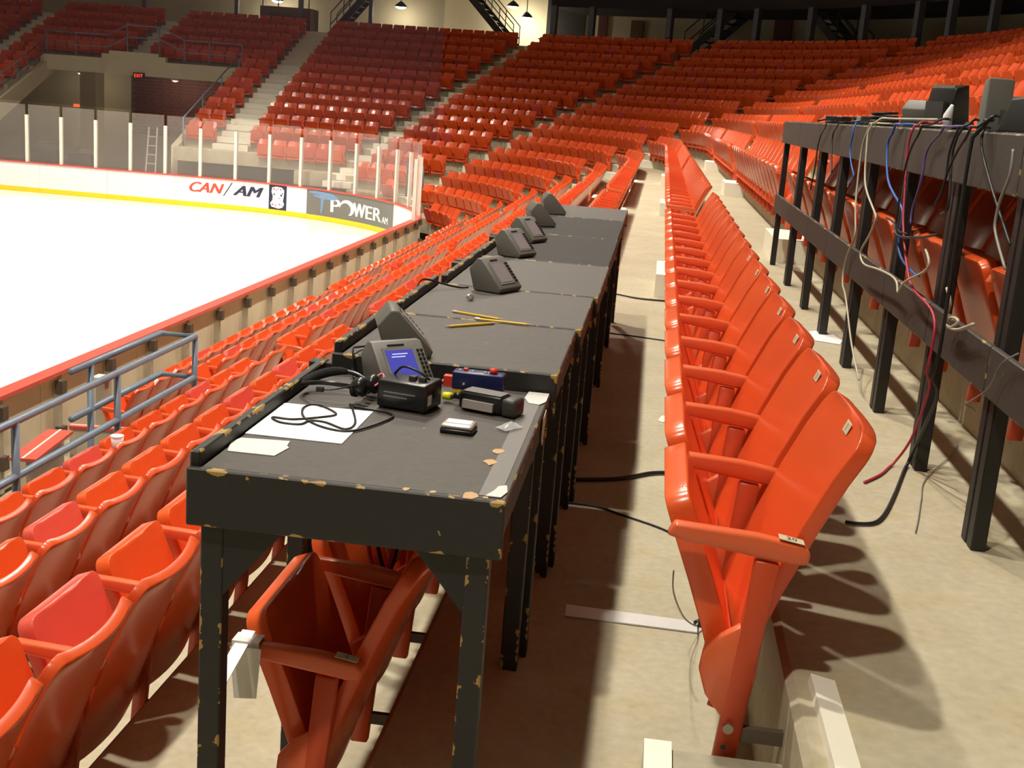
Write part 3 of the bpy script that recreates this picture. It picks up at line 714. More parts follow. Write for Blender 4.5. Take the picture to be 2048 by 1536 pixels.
for lb, pa, pb in (('black steel stair rising from the aisle between the corner blocks', 1385, 1530), ('black steel stair falling away beside the dark red door', 1730, 1590), ('black steel stair in front of the lit concourse lamps', 1035, 915), ('black steel stair above the dark end seating block', 668, 770)):
    a_, b_ = at_bowl(pa, xs_), at_bowl(pb, xs_); stair(lb, (a_.x, a_.y, zc), (b_.x, b_.y, zc+2.6))
# red door on the corner wall, lit opening, platform and lamps
def wall_box(name, px0, px1, z0, z1, m, off=.06, th=.05, parent=None):
    a_, b_ = at_bowl(px0, xw-off), at_bowl(px1, xw-off); d = (b_-a_).normalized(); n_ = Vector((d.y, -d.x, 0))
    mb = MB(); mb.beam(Vector((a_.x, a_.y, (z0+z1)/2)), Vector((b_.x, b_.y, (z0+z1)/2)), th, z1-z0); return mb.obj(name, m, parent)
dr = wall_box('door_1', 1545, 1582, zc, zc+2.2, 'door_red'); struct(dr)
dr2 = wall_box('door_2', 1196, 1212, zc, zc+2.2, 'door_red'); struct(dr2)
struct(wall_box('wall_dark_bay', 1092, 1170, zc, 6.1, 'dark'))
nb = wall_box('notice_board', 1262, 1284, zc+.7, zc+1.5, 'ply'); tag(nb, 'small brown notice on the wall between the columns', 'notice')
pt = thing('camera_platform', 'brown plywood platform box at the top of the cream aisle', 'platform', (-16.2, CY+RX(KMAX)-CX+1.2, zc))
MB().box((-1.2,-.6,0), (1.0,.6,.95)).obj('box', 'ply', pt); MB().tube([(-1.1,-.55,.9),(-1.1,-.55,1.7),(.9,-.55,1.7),(.9,-.55,.9)], .03, 6).obj('rail', 'stair_black', pt)
for sx in (-.6, .3): MB().tube([(sx,0,.95),(sx,0,1.6)], .03, 6).box((sx-.12,-.2,1.55), (sx+.12,.2,1.8)).obj('camera_head', 'gear_black', pt)
for i, (px_, py_, dd) in enumerate(((555, 3, 0), (800, 15, 0), (1022, 14, 0), (1050, 36, 0))):
    xl = RX(KMAX)+3.4; p = at_bowl(px_, xl); q = ony((px_, py_), p.y)
    o = thing('concourse_lamp', ('bright dome lamp over the concourse at the hall end', 'bright dome lamp beside the black stair over the end block', 'upper bright dome lamp behind the black stair', 'lower bright dome lamp behind the black stair')[i], 'lamp', (p.x, p.y, q.z))
    MB().tube([(0,0,.02),(0,0,.10),(0,0,.22),(0,0,.26)], [.27,.24,.1,.05], 14).obj('shade', 'grey_dark', o, True); MB().tube([(0,0,-.05),(0,0,0.0),(0,0,.015)], [.12,.22,.25], 14).obj('diffuser', 'lamp_glow', o, True)
    MB().tube([(0,0,.25),(0,0,8-q.z)], .02, 6).obj('cord', 'stair_black', o)
    l = bpy.data.lights.new('concourse_light', 'POINT'); l.energy = 50; l.color = (1, .9, .7); l.shadow_soft_size = .15; lo = bpy.data.objects.new('concourse_light', l); COL.objects.link(lo); lo.location = (p.x, p.y, q.z-.3)
# lamps above the ice
for x, y, w, cone in LAMPS:
    lamp_light(x, y, w, cone)
    o = thing('rink_lamp', 'round high-bay lamp hanging above the rink side', 'lamp', (x, y, LAMP_Z), 0, 'high-bay lamps above the rink')
    MB().tube([(0,0,-.30),(0,0,-.1),(0,0,.1),(0,0,.3)], [.33,.26,.14,.12], 16).obj('shade', 'silver', o, True); MB().tube([(0,0,.3),(0,0,1.0)], .02, 6).obj('cord', 'stair_black', o)
# ------------------------------------------------------------------ railing by the bench, bench partitions
XR, XR2, YE = -3.7, -3.98, 9.47
zt1, zt2 = CH-2.09*XR/-3.7, CH-2.44
rl = [[(XR, 3.0, zt1), (XR, YE, zt1), (XR2-.02, YE, zt1), (XR2-.02, 7.9, zt1)], [(XR, 3.0, zt2), (XR, YE, zt2), (XR2-.02, YE, zt2), (XR2-.02, 7.9, zt2)]]
rail_thing('blue-grey tube railing in front of the lowest near seats', rl, [((XR, y, RZ(-4)), (XR, y, zt1)) for y in (3.6, 5.1, 6.6, 8.0, YE)]+[((XR2-.02, 8.2, RZ(-5)-.5), (XR2-.02, 8.2, zt1))], .026)
def part_wall(label, a_, b_, z1, capw, mcap='red_cap', mbody='cream_wall'):
    o = thing('bench_partition', label, 'partition', (a_[0], a_[1], ICEZ-.03))
    d = Vector((b_[0]-a_[0], b_[1]-a_[1], 0)); h = z1-ICEZ
    MB().beam((0,0,h/2), (d.x,d.y,h/2), .06, h).obj('panel', mbody, o); MB().beam((0,0,h+.01), (d.x,d.y,h+.01), capw, .03).obj('cap', mcap, o)
    MB().beam((0,0,h+.027), (d.x,d.y,h+.027), .02, .006).obj('cap_strip', 'post_white', o)
    return o
part_wall('cream bench partition with a wide red cap below the railing', (-5.32, 9.6), (-5.45, 10.55), -1.9, .24)
part_wall('cream bench end partition with a narrow red cap', (-5.45, 10.75), (-4.75, 10.85), -1.9, .10)
pb = thing('player_bench', 'blue bench backrest panel below the railing', 'bench', (-4.95, 9.7, ICEZ-.03)); MB().box((-.03,-.9,.35), (.03,1.0,.78)).obj('backrest', 'bench_blue', pb); MB().box((-.30,-.9,.40), (-.03,1.0,.44)).obj('seat', 'wood', pb)
for y in (-.6, .8): MB().box((-.26,y-.03,0), (-.05,y+.03,.4)).obj('leg', 'board_post', pb)
po = thing('door_post', 'tall pale metal post standing by the bench gate', 'post', (-5.6, 11.75, ICEZ-.03)); MB().box((-.05,-.05,0), (.05,.05,1.05)).obj('shaft', 'board_post', po); MB().box((-.08,-.08,1.05), (.08,.08,1.08)).obj('cap', 'post_white', po)
cu = thing('paper_cup', 'white paper cup standing on a seat arm by the railing', 'cup', (RX(-4)-.13, 6.18+2*PITCH, RZ(-4)+.70)); MB().tube([(0,0,0),(0,0,.10)], [.03,.042], 12).obj('cup_wall', 'paper', cu, True); MB().tube([(0,0,.098),(0,0,.104)], .044, 12).obj('rim', 'paper', cu)
# ------------------------------------------------------------------ press tables
def press_table(label, x0, x1, y0, y1, z, top, fas='black', lip=True, legs=True, zl=RZ(-1), zr=0.0, group=None, zfas=.115, gusset=True):
    o = thing('press_table', label, 'table', ((x0+x1)/2, (y0+y1)/2, 0)); ox, oy = o.location.x, o.location.y
    def B(name, lo, hi, m, bev=.003): return board(name, (lo[0]-ox, lo[1]-oy, lo[2]), (hi[0]-ox, hi[1]-oy, hi[2]), m, o, bev)
    B('tabletop', (x0+.022, y0+.018, z-.018), (x1, y1-.002, z), top)
    B('front_board', (x0, y0, z-zfas), (x1, y0+.017, z+.001), fas); B('rear_board', (x0+.022, y1-.019, z-zfas), (x1, y1-.002, z-.019), fas)
    if lip: B('edge_lip', (x0, y0+.018, z-zfas), (x0+.021, y1, z+.03), fas)
    B('side_rail', (x1-.02, y0+.02, z-.075), (x1-.002, y1-.02, z-.02), fas)
    if legs:
        lw = .045
        for ly in (y0+.018, y1-lw-.022):
            B('leg', (x1-lw-.024, ly, zr), (x1-.024, ly+lw, z-.02), fas)
            if ly < 2.2: B('leg', (x0+.024, ly, zl), (x0+.024+lw, ly+lw, z-.02), fas); continue
            lx = min(x0-.002, -.822); B('leg', (lx-lw, ly, zl), (lx, ly+lw, z-.03), fas)
            if x0-.001-lx > .004: B('leg_block', (lx+.001, ly, z-.11), (x0-.001, ly+lw, z-.03), fas)
        if gusset:
            for sx, xa in ((1, x0+.07), (-1, x1-.05)):
                MB().prism([(xa-ox, z-.115), (xa-ox+sx*.12, z-.115), (xa-ox, z-.26)], y0+.02-oy, y0+.035-oy).obj('gusset', 'black_leg', o)
    return o
Z1, Z2 = .75, .80
T1 = press_table('worn black press table holding the headset and papers', -.835, -.22, 2.10, 2.995, Z1, 'black_top')
ox, oy = T1.location.x, T1.location.y
MB().box((-.275-ox, 2.13-oy, Z1), (-.235-ox, 2.97-oy, Z1+.0012)).obj('tape_strip', 'tape_grey', T1)
MB().prism([(-.262,2.125),(-.232,2.125),(-.224,2.16),(-.23,2.20),(-.245,2.19),(-.25,2.16)], Z1+.0014, Z1+.003, 'z').obj('tape_patch', 'tape_white', T1).location = (-ox, -oy, 0)
t_ = MB().prism([(-.275,2.99),(-.222,2.99),(-.222,2.90),(-.235,2.865),(-.262,2.87),(-.278,2.92)], Z1+.0014, Z1+.003, 'z').obj('tape_patch', 'tape_white', T1); t_.location = (-ox, -oy, 0)
t_ = MB().prism([(2.80,.735),(2.87,.74),(2.875,.73),(2.83,.66),(2.80,.68)], -.2185, -.2165, 'x').obj('tape_patch', 'tape_white', T1); t_.location = (-ox, -oy, 0)
for (cx_, cy_, w_, h_) in ((-.29,2.118,.035,.05),(-.36,2.116,.014,.02),(-.41,2.116,.016,.024),(-.26,2.118,.016,.014),(-.283,2.345,.03,.05),(-.278,2.43,.028,.045)):
    pts = [(cx_+w_/2*random.uniform(.6,1.1)*math.cos(q*math.pi/4), cy_+h_/2*random.uniform(.6,1.1)*math.sin(q*math.pi/4)) for q in range(8)]
    t_ = MB().prism([(a_-ox, max(b_, 2.1005)-oy) for a_, b_ in pts], Z1+.0005, Z1+.0018, 'z').obj('bare_patch', 'wood', T1)
T2 = press_table('black press table with rippled dark top behind the small blue box', -.80, -.205, 3.0, 3.67, Z2, 'black_top')
T3 = press_table('black press table with the pencils lying on it', -.79, -.19, 3.68, 4.36, Z2, 'black_top_light')
T4 = press_table('black press table past the pencil table with a pale grey top', -.765, -.175, 4.37, 5.28, Z2, 'black_top_light')
T5 = press_table('press table under the dark rough top with two terminals', -.76, -.18, 5.29, 6.45, Z2, 'black_top_dark')
T6 = press_table('second dark rough topped press table with one terminal', -.76, -.185, 6.46, 7.6, Z2, 'black_top_dark')
T7 = press_table('last press table before the aisle with a smooth grey top', -.76, -.19, 7.61, 8.55, Z2, 'black_top_light')
# ------------------------------------------------------------------ gear on the tables
def terminal(label, loc, rz, lit=False, scale=1.0):
    o = thing('stats_terminal', label, 'monitor', (loc[0], loc[1], loc[2]+.0025), rz, None); o.scale = (scale,)*3
    W = .165
    body = MB().prism([(.062,.0),(.070,.018),(-.030,.128),(-.052,.130),(-.088,.085),(-.060,.0)], -W/2, W/2)
    me = bevel_mesh(body.mesh('housing', 'grey_plastic'), .005, 2); link('housing', me, o)
    a_ = Vector((.070,0,.018)); b_ = Vector((-.030,0,.128)); d = (b_-a_); n = Vector((d.z,0,-d.x)).normalized()
    def quad(u0, u1, w0, w1, off): return [a_+d*u+Vector((0,w,0))+n*off for u, w in ((u0,w0),(u0,w1),(u1,w1),(u1,w0))]
    def slab(name, u0, u1, w0, w1, h, m, par=o):
        lo, hi = quad(u0,u1,w0,w1,0), quad(u0,u1,w0,w1,h); return MB().add(lo+hi, [(3,2,1,0),(4,5,6,7),(0,1,5,4),(1,2,6,5),(2,3,7,6),(3,0,4,7)]).obj(name, m, par)
    bz = slab('bezel', .14, .86, -.058, .048, .0025, 'bezel')
    sc_ = slab('screen', .20, .80, -.050, .040, .0035, 'blue_screen' if lit else 'screen_off')
    if lit:
        for i, (w0, w1) in enumerate(((-.03,.02),(-.035,.01))): slab('screen_text', .70-.06*i, .72-.06*i, w0, w1, .0042, 'white_glyph', sc_)
    for i in range(7):
        for j in range(2): slab('button', .18+.095*i, .225+.095*i, .055+.012*j, .062+.012*j, .004, 'gear_black')
    slab('card_slot', .90, .935, -.035, .02, .002, 'gear_black')
    MB().box((-.075,-.05,.0), (-.05,.05,.012)).obj('foot', 'grey_dark', o)
    return o
def face(dx, dy): return math.atan2(dy, dx)
terminal('grey terminal with a lit blue screen behind the black intercom box', (-.595, 2.897, Z1), face(.68,-.73), True, .88)
terminal('grey terminal seen from its side on the rippled table', (-.625, 3.10, Z2), face(.85,.25), False, .95)
terminal('grey terminal with a pale blank screen past the pencils', (-.545, 4.32, Z2), face(.9,-.4), False, .9)
terminal('grey terminal at the near end of the dark rough table', (-.60, 5.38, Z2), face(.9,-.4), False, .9)
terminal('grey terminal further along the first dark rough table', (-.61, 6.02, Z2), face(.9,-.4), False, .9)
terminal('dark backed terminal beside the orange tag on the table lip', (-.64, 6.9, Z2), face(.9,.3))
terminal('grey terminal on the last press table by the aisle', (-.645, 7.75, Z2), face(.9,.2))
ot = MB().box((-.765,6.55,Z2+.031), (-.735,6.68,Z2+.036)).obj('orange_tag', 'pencil'); tag(ot, 'small orange tag lying on the table lip', 'tag')
def paper(label, pts, z, m, name='paper_sheet', h=.0015):
    o = MB().prism([(p[0], p[1]) for p in pts], z, z+h, 'z').obj(name, m); return tag(o, label, 'paper')
paper('white letter sheet under the headset cable', [(-.81,2.36),(-.60,2.36),(-.60,2.64),(-.812,2.635)], Z1+.0006, 'paper')
c3 = [onz(p, Z1) for p in ((455,903),(462,885),(482,877),(580,884),(574,893),(578,897),(549,913))]
cdp = paper('torn cream card near the table corner', [(p.x, p.y) for p in c3], Z1+.0006, 'cream_paper', 'torn_card')
# headset
hs = thing('headset', 'black headset with microphone lying on the paper edge', 'headset', (-.705, 2.745, Z1+.0145)); hs.scale = (.70, .70, .70)
arc = [Vector((.115*math.cos(a_)-.02, .095*math.sin(a_)+.01, .018+.030*math.sin(a_)**2)) for a_ in [math.radians(20+i*300/24) for i in range(25)]]
MB().tube(arc, .0085, 8).obj('headband', 'gear_black', hs, True)
MB().tube(arc[5:14], [.010,.014,.016,.017,.017,.017,.016,.014,.010], 10).obj('head_pad', 'foam', hs, True)
for i, q in enumerate((arc[0], arc[-1])):
    e_ = MB(); e_.tube([q+Vector((.0,.0,.0)), q+Vector((.012,-.004,.006)), q+Vector((.022,-.008,.010)), q+Vector((.034,-.012,.012))], [.026,.034,.034,.022], 14).obj('ear_cup', 'gear_black', hs, True)
    MB().tube([q+Vector((-.012,.004,0)), q+Vector((0,0,0))], .030, 14).obj('ear_cushion', 'foam', hs, True)
MB().tube(spline([arc[-1]+Vector((.02,0,.01)), arc[-1]+Vector((.0,-.05,.02)), arc[-1]+Vector((-.05,-.085,.012)), arc[-1]+Vector((-.09,-.095,.008))], 5), .003, 6).obj('mic_boom', 'gear_black', hs, True)
MB().tube([arc[-1]+Vector((-.09,-.095,.008)), arc[-1]+Vector((-.115,-.098,.008))], .009, 10).obj('microphone', 'foam', hs, True)
MB().tube(spline([arc[0]+Vector((.01,.0,.02)), arc[0]+Vector((.03,.04,.035)), arc[0]+Vector((.045,.02,.03)), arc[0]+Vector((.04,-.03,.02)), arc[0]+Vector((.03,-.05,.012))], 5), .004, 6).obj('pink_wire', 'c_pink', hs, True)
def tp(px, z=Z1, h=.004): q = onz(px, z); return (q.x, q.y, z+h)
cable('thin black headset cable looped over the white sheet', 'c_black', [tp(p) for p in ((700,812),(705,822),(710,850),(690,862),(650,848),(620,845),(600,852),(560,848),(545,838),(585,842),(640,838),(672,832),(650,818),(625,812),(606,820),(608,838),(640,856),(690,866),(735,858),(784,838),(775,828),(740,822),(700,815))], .0028, group=None)
cable('black cord running along the table lip to the rippled table', 'c_black', [(-.72,2.93,.756),(-.735,2.972,.762),(-.74,2.986,.80),(-.745,3.005,.818),(-.745,3.05,.812),(-.735,3.10,.806)], .003, group=None)
cable('black lead drooping from the lip to the pencil table terminal', 'c_black', [(-.80,4.10,.79),(-.797,4.13,.835),(-.775,4.16,.842),(-.74,4.22,.824),(-.68,4.27,.807),(-.645,4.29,.807)], .0035, group=None)
# intercom box
ib = thing('intercom_box', 'black intercom box with white sticker in front of the blue screen', 'box', (-.533, 2.722, Z1+.001), math.radians(-12))
link('case', bevel_mesh(MB().box((-.062,-.05,.004), (.062,.05,.068)).mesh('case', 'gear_black'), .005, 2), ib)
MB().box((.0621,-.038,.018), (.0632,-.016,.042)).obj('sticker', 'paper', ib); MB().box((.0621,.0,.03), (.0635,.02,.05)).obj('socket', 'grey_dark', ib)
for i in range(2): MB().box((-.045,-.0512,.040-.010*i), (.035-.02*i,-.0502,.043-.010*i)).obj('printed_line', 'c_grey', ib)
for x_ in (.01, .035): MB().box((x_-.008,-.015,.068), (x_+.008,.0,.078)).obj('switch', 'grey_dark', ib)
for sx in (-.05,.05):
    for sy in (-.04,.04): MB().box((sx-.006,sy-.006,0), (sx+.006,sy+.006,.005)).obj('foot', 'c_black', ib)
MB().tube(spline([(-.05,.02,.07),(-.02,.0,.095),(.02,-.005,.09),(.05,.0,.072)], 5), .003, 6).obj('handle_wire', 'c_black', ib, True)
# handheld radio
rd = thing('handheld_radio', 'black handheld radio with a yellow taped antenna', 'radio', (-.35, 2.757, Z1+.0285), math.radians(-18))
link('body', bevel_mesh(MB().box((-.065,-.027,-.025), (.05,.027,.018)).mesh('body', 'gear_black'), .008, 2), rd)
link('battery', bevel_mesh(MB().box((.048,-.029,-.027), (.085,.029,.016)).mesh('battery', 'grey_dark'), .009, 2), rd)
MB().box((-.055,-.024,.0182), (.044,.024,.0195)).obj('front_panel', 'grey_plastic', rd)
MB().tube([(-.065,.012,-.006),(-.105,.014,-.012)], [.007,.0055], 8).obj('antenna', 'grey_dark', rd, True); MB().tube([(-.105,.014,-.012),(-.126,.015,-.014)], .0095, 10).obj('antenna_tape', 'bright_yellow', rd, True)
MB().tube([(-.065,-.014,0),(-.082,-.014,0)], .008, 10).obj('knob', 'gear_black', rd, True); MB().box((-.05,-.036,-.02), (.03,-.027,.0)).obj('belt_clip', 'silver', rd)
# blue box with red knobs
bb = thing('signal_box', 'dark blue signal box with red knobs on a yellow base', 'box', (-.393, 2.895, Z1+.001), math.radians(-2))
MB().box((-.063,-.022,0), (.063,.022,.018)).obj('base', 'pencil', bb); link('case', bevel_mesh(MB().box((-.065,-.024,.018), (.065,.024,.062)).mesh('case', 'box_blue'), .004, 2), bb)
MB().tube([(.035,0,.062),(.035,0,.074)], .010, 12).obj('knob', 'red_knob', bb, True); MB().box((-.04,-.006,.062), (-.03,.006,.068)).obj('button', 'red_knob', bb)
MB().box((-.088,-.014,.020), (-.065,.010,.046)).obj('plug', 'red_knob', bb); MB().tube([(-.035,-.024,.03),(-.032,-.036,.036)], .003, 6).obj('toggle', 'silver', bb)
for x_ in (-.052,-.02,.012,.022): MB().box((x_,-.012,.0622), (x_+.004,.012,.0632)).obj('marking', 'c_grey', bb)
cable('pale lead from the blue box to the intercom box', 'c_white', [(-.482,2.893,.785),(-.50,2.87,.765),(-.515,2.83,.757),(-.52,2.79,.757)], .0022, group=None)
# small grey case, plastic bag, foil, pencils
cs = thing('card_case', 'small silver plastic case lying by the radio', 'case', (-.385, 2.555, Z1+.001), math.radians(-4)); link('lower_shell', bevel_mesh(MB().box((-.037,-.030,0), (.037,.030,.010)).mesh('lower_shell', 'gear_black'), .004, 2), cs)
link('lid', bevel_mesh(MB().box((-.036,-.029,.010), (.036,.029,.020)).mesh('lid', 'silver'), .005, 2), cs); MB().box((-.028,-.012,.0202), (.028,.022,.021)).obj('label_panel', 'paper', cs)
bag = MB(); g = 6; vs = []; fs = []
cb = [onz(p, Z1) for p in ((989,860),(1023,847),(1046,859),(1015,867))]
for i in range(g+1):
    for j in range(g+1):
        u_, v_ = i/g, j/g; p = cb[0]*(1-u_)*(1-v_)+cb[1]*u_*(1-v_)+cb[2]*u_*v_+cb[3]*(1-u_)*v_; vs.append((p.x, p.y, Z1+.004+.008*math.sin(3.1*u_)*math.sin(3.1*v_)+random.uniform(0,.003)))
for i in range(g):
    for j in range(g): a_ = i*(g+1)+j; fs.append((a_, a_+1, a_+g+2, a_+g+1))
tag(bag.add(vs, fs).obj('plastic_bag', 'clear', None, True), 'crumpled clear plastic bag near the table edge', 'plastic bag')
fo_ = bmesh.new(); bmesh.ops.create_icosphere(fo_, subdivisions=2, radius=.014)
for v in fo_.verts: v.co *= random.uniform(.7,1.15)
me = bpy.data.meshes.new('foil_ball'); fo_.to_mesh(me); fo_.free(); me.materials.append(M['silver']); o = link('foil_ball', me, None, onz((941,594), Z2+.012)); tag(o, 'crumpled silver foil ball on the pencil table', 'foil')
def pencil(label, pa, pb, z):
    a_, b_ = onz(pa, z), onz(pb, z); a_.z = b_.z = z+.0045; d = (b_-a_).normalized(); b_ = a_+d*.19
    o = thing('pencil', label, 'pencil', a_, math.atan2(d.y, d.x))
    MB().tube([(.018,0,0),(.168,0,0)], .0040, 6).obj('shaft', 'pencil', o); MB().tube([(.168,0,0),(.190,0,0)], [.004,.0008], 6).obj('tip', 'wood', o)
    MB().tube([(.006,0,0),(.018,0,0)], .0042, 8).obj('ferrule', 'silver', o); MB().tube([(0,0,0),(.006,0,0)], .0039, 8).obj('eraser', 'eraser', o)
pencil('yellow pencil with its eraser toward the rink', (905,625), (1000,641), Z2)
pencil('yellow pencil overlapping the tip of another pencil', (948,640), (1048,651), Z2+.001)
pencil('yellow pencil lying apart on the seam of two tables', (988,649), (893,656), Z2)
# ------------------------------------------------------------------ upper counter and its gear
ZT0, ZT2 = RZ(1), RZ(2)
joints = [2.35, 3.29, 4.05, 4.86, 5.74, 6.62, 7.5, 8.55, 9.75]
CLAB = ['black standing counter with the grey backed monitors and cables', 'black standing counter with the pair of off white cables hanging', 'black standing counter with the first bright blue cable loop', 'black standing counter in the middle of the upper row', 'black standing counter two places before the aisle end', 'black standing counter three places before the aisle end', 'black standing counter next to the last one by the aisle', 'last black standing counter beside the aisle block']
for i in range(len(joints)-1):
    y0, y1 = joints[i]+.004, joints[i+1]-.004
    o = thing('standing_counter', CLAB[i], 'counter', (1.2, (y0+y1)/2, ZT0)); oy = o.location.y
    def B(name, lo, hi, m, bev=.004): return board(name, (lo[0]-1.2, lo[1]-oy, lo[2]-ZT0), (hi[0]-1.2, hi[1]-oy, hi[2]-ZT0), m, o, bev)
    B('countertop', (.945, y0, CT-.02), (1.52, y1, CT), 'black_top_dark'); B('front_board', (.925, y0, CT-.165), (.944, y1, CT-.004), 'brown_black'); B('rear_board', (1.50, y0, CT-.14), (1.52, y1, CT-.021), 'brown_black')
    B('lower_rail', (.925, y0, .80), (.944, y1, .935), 'brown_black')
    for y in (y0+.002, y1-.052):
        B('leg', (.9455, y, ZT0), (.9865, y+.05, CT-.021), 'black_leg'); B('leg', (1.45, y, ZT2), (1.50, y+.05, CT-.021), 'black_leg')
terminal('small grey terminal behind the dark cube monitor on the counter', (1.12, 5.50, CT), face(.9,.55), False, .9)
def wedge(label, loc, rz, w, d_, h, m, tilt=.03):
    o = thing('equipment_monitor', label, 'monitor', loc, rz); link('housing', bevel_mesh(MB().prism([(-d_/2,0),(d_/2,0),(d_/2-tilt,h),(-d_/2+tilt,h*.9)], -w/2, w/2).mesh('housing', m), .006, 2), o)
    MB().box((-d_/2-.004,-w*.35,h*.2), (-d_/2+tilt*.5,w*.35,h*.6)).obj('rear_panel', 'grey_dark', o); MB().box((-d_/2+tilt,-w/2+.01,h*.9), (d_/2-tilt,w/2-.01,h*.97)).obj('top_vent', 'bezel', o); return o
wedge('dark cube shaped monitor with a silver top on the counter', (1.07, 4.90, CT+.001), .5, .14, .12, .17, 'gear_black')
wedge('tall grey monitor back leaning over the counter edge', (1.055, 4.14, CT+.001), -1.25, .095, .045, .17, 'bezel', .01)
wedge('low dark monitor behind the tall grey monitor back', (1.085, 3.90, CT+.001), -.6, .12, .12, .11, 'grey_dark')
wedge('flat grey box at the rear of the dark cube monitor', (1.14, 5.80, CT+.001), .3, .14, .10, .085, 'grey_plastic')
for i, (y, lb) in enumerate(((6.30,'low black power adapter on the counter beside the silver one'), (6.98,'black power adapter on the middle of the counter'), (7.6,'small black power adapter near the far counter end'), (6.64,'silver topped adapter on the counter'))):
    o = thing('power_adapter', lb, 'adapter', (1.05+.03*(i % 2), y, CT+.001), random.uniform(-.5,.5)); link('case', bevel_mesh(MB().box((-.05,-.09,0), (.05,.09,.045)).mesh('case', 'bezel' if i == 3 else 'gear_black'), .008, 2), o); MB().tube(spline([(0,.09,.02),(.02,.14,.03),(-.03,.2,.01)],4), .006, 6).obj('lead', 'c_black', o, True)
ro = thing('cable_coil', 'coiled black cable sitting on the counter', 'cable', (1.04, 6.05, CT+.01)); MB().tube([(.07*math.cos(i*.4)*(1-.004*i), .07*math.sin(i*.4)*(1-.004*i), .0012*i) for i in range(50)], .006, 6).obj('coil', 'c_black', ro, True)
cl = MB().tube([(1.0,4.55,CT+.001),(1.0,4.55,CT+.05),(1.005,4.53,CT+.085)], [.02,.016,.006], 8).obj('tape_scrap', 'paper', None, True); tag(cl, 'crumpled white tape scrap standing on the counter edge', 'tape')
def fp(px, x=.918):
    q = onx(px, x); return (q.x, q.y, q.z)
def floorp(px, z=ZT0, h=.006): q = onz(px, z); return (q.x, q.y, z+h)
cable('first off white cable hanging straight in front of the counter rail', 'c_white', [fp((1905,247),.99), fp((1790,243),.97), fp((1748,252)), fp((1732,285)), fp((1722,350)), fp((1716,420)), fp((1716,470)), fp((1700,510)), fp((1690,560)), fp((1697,640)), fp((1705,700)), fp((1718,760))], .0045, group=None, plane=0)
cable('second off white cable bending around to the lower rail', 'c_white', [fp((1880,250),.98), fp((1790,246),.96), fp((1755,255)), fp((1750,300)), fp((1747,370)), fp((1765,420)), fp((1770,440)), fp((1755,475)), fp((1738,505)), fp((1745,530)), fp((1775,540)), fp((1812,560)), fp((1816,588)), fp((1830,565)), fp((1880,540)), fp((1920,505),.99)], .0045, group=None, plane=2)
cable('bright blue cable curving down the counter front', 'c_blue', [fp((1835,251),.96), fp((1805,254)), fp((1785,275)), fp((1780,310)), fp((1782,360)), fp((1795,390)), fp((1810,415)), fp((1812,440)), fp((1803,475)), fp((1808,515)), fp((1835,548)), fp((1845,552))], .005, group=None, plane=0)
cable('short thin blue cable hanging near the far counter end', 'c_blue', [fp((1725,249),.96), fp((1712,262)), fp((1705,300)), fp((1708,330)), fp((1718,355),.93), fp((1720,370),.96)], .004, group=None, plane=0)
cable('red cable dropping from the counter to the seat row', 'c_red', [fp((1905,228),1.0), fp((1860,240),.96), fp((1838,260)), fp((1828,300)), fp((1822,400)), fp((1820,450)), fp((1826,520)), fp((1840,580)), fp((1885,630)), fp((1875,720)), fp((1852,800)), fp((1822,880)), floorp((1785,932)), floorp((1762,952)), floorp((1728,968))], .0045, group=None, plane=1)
cable('purple cable arching over the counter front', 'c_purple', [fp((1960,254),.96), fp((1910,256)), fp((1875,280)), fp((1858,310)), fp((1850,360)), fp((1850,420),.95), fp((1858,450),.97)], .004, group=None, plane=0)
cable('thick black cable swinging down to the aisle floor', 'c_black', [fp((2000,190),1.0), fp((1980,260)), fp((1965,300)), fp((1915,640)), fp((1890,760)), fp((1850,850)), floorp((1815,930)), floorp((1790,990)), floorp((1760,1045)), floorp((1720,1052)), floorp((1690,1048))], .006, group=None, plane=2)
cable('thin dark wire trailing over the tread to the seat row', 'c_grey', [floorp((1915,892)), floorp((1900,915)), floorp((1850,962)), floorp((1842,1000)), floorp((1836,1040)), floorp((1830,1068))], .002, group=None)
blk = ['black cable hanging from the dark cube monitor', 'black cable looped over the counter beside the purple one', 'black cable hanging at the joint of two counters', 'thin black cable near the far end of the counters', 'black cable bunched with a thin one at the far counters', 'black cable drooping behind the red cable', 'black cable loop under the counter edge', 'stray black cable at the near end of the counters']
bp_ = [[(1890,250),(1855,275),(1835,320),(1822,380),(1815,430),(1812,460),(1835,470)], [(1935,256),(1915,300),(1905,370),(1885,410)], [(1985,262),(1960,285),(1930,340),(1915,390)], [(1662,247),(1650,262),(1640,290),(1635,330),(1625,380)], [(1690,248),(1672,262),(1668,300),(1668,345)], [(1945,258),(1930,300),(1925,360),(1920,420),(1905,430)], [(1815,448),(1818,468),(1830,476),(1870,478),(1905,472)], [(1970,262),(1972,300),(1985,350),(2000,400),(2010,430),(2030,490)]]
for lb, pp, pl_ in zip(blk, bp_, (2,1,3,0,0,2,3,0)): cable(lb, 'c_black', [fp((pp[0][0]+12, pp[0][1]-8), .97)]+[fp(p) for p in pp], .0042, group=None, plane=pl_)
cable('pale grey cable hanging at the near edge of the counters', 'c_grey', [fp((2046,300)), fp((2040,350)), fp((2020,400)), fp((2010,440)), fp((2010,470)), fp((2030,540))], .004, group=None, plane=1)
cable('off white cable curl hooked on the lower rail', 'c_white', [fp((1932,580),.95), fp((1918,610)), fp((1905,640)), fp((1915,658)), fp((1935,645)), fp((1920,636)), fp((1908,650)), fp((1930,662)), fp((1965,650))], .005, group=None, plane=1)
cable('thin white wire drooping over the lower rail', 'c_grey', [fp((2047,708)), fp((2010,730)), fp((1985,780)), fp((1950,822),.96)], .0022, group=None, plane=0)
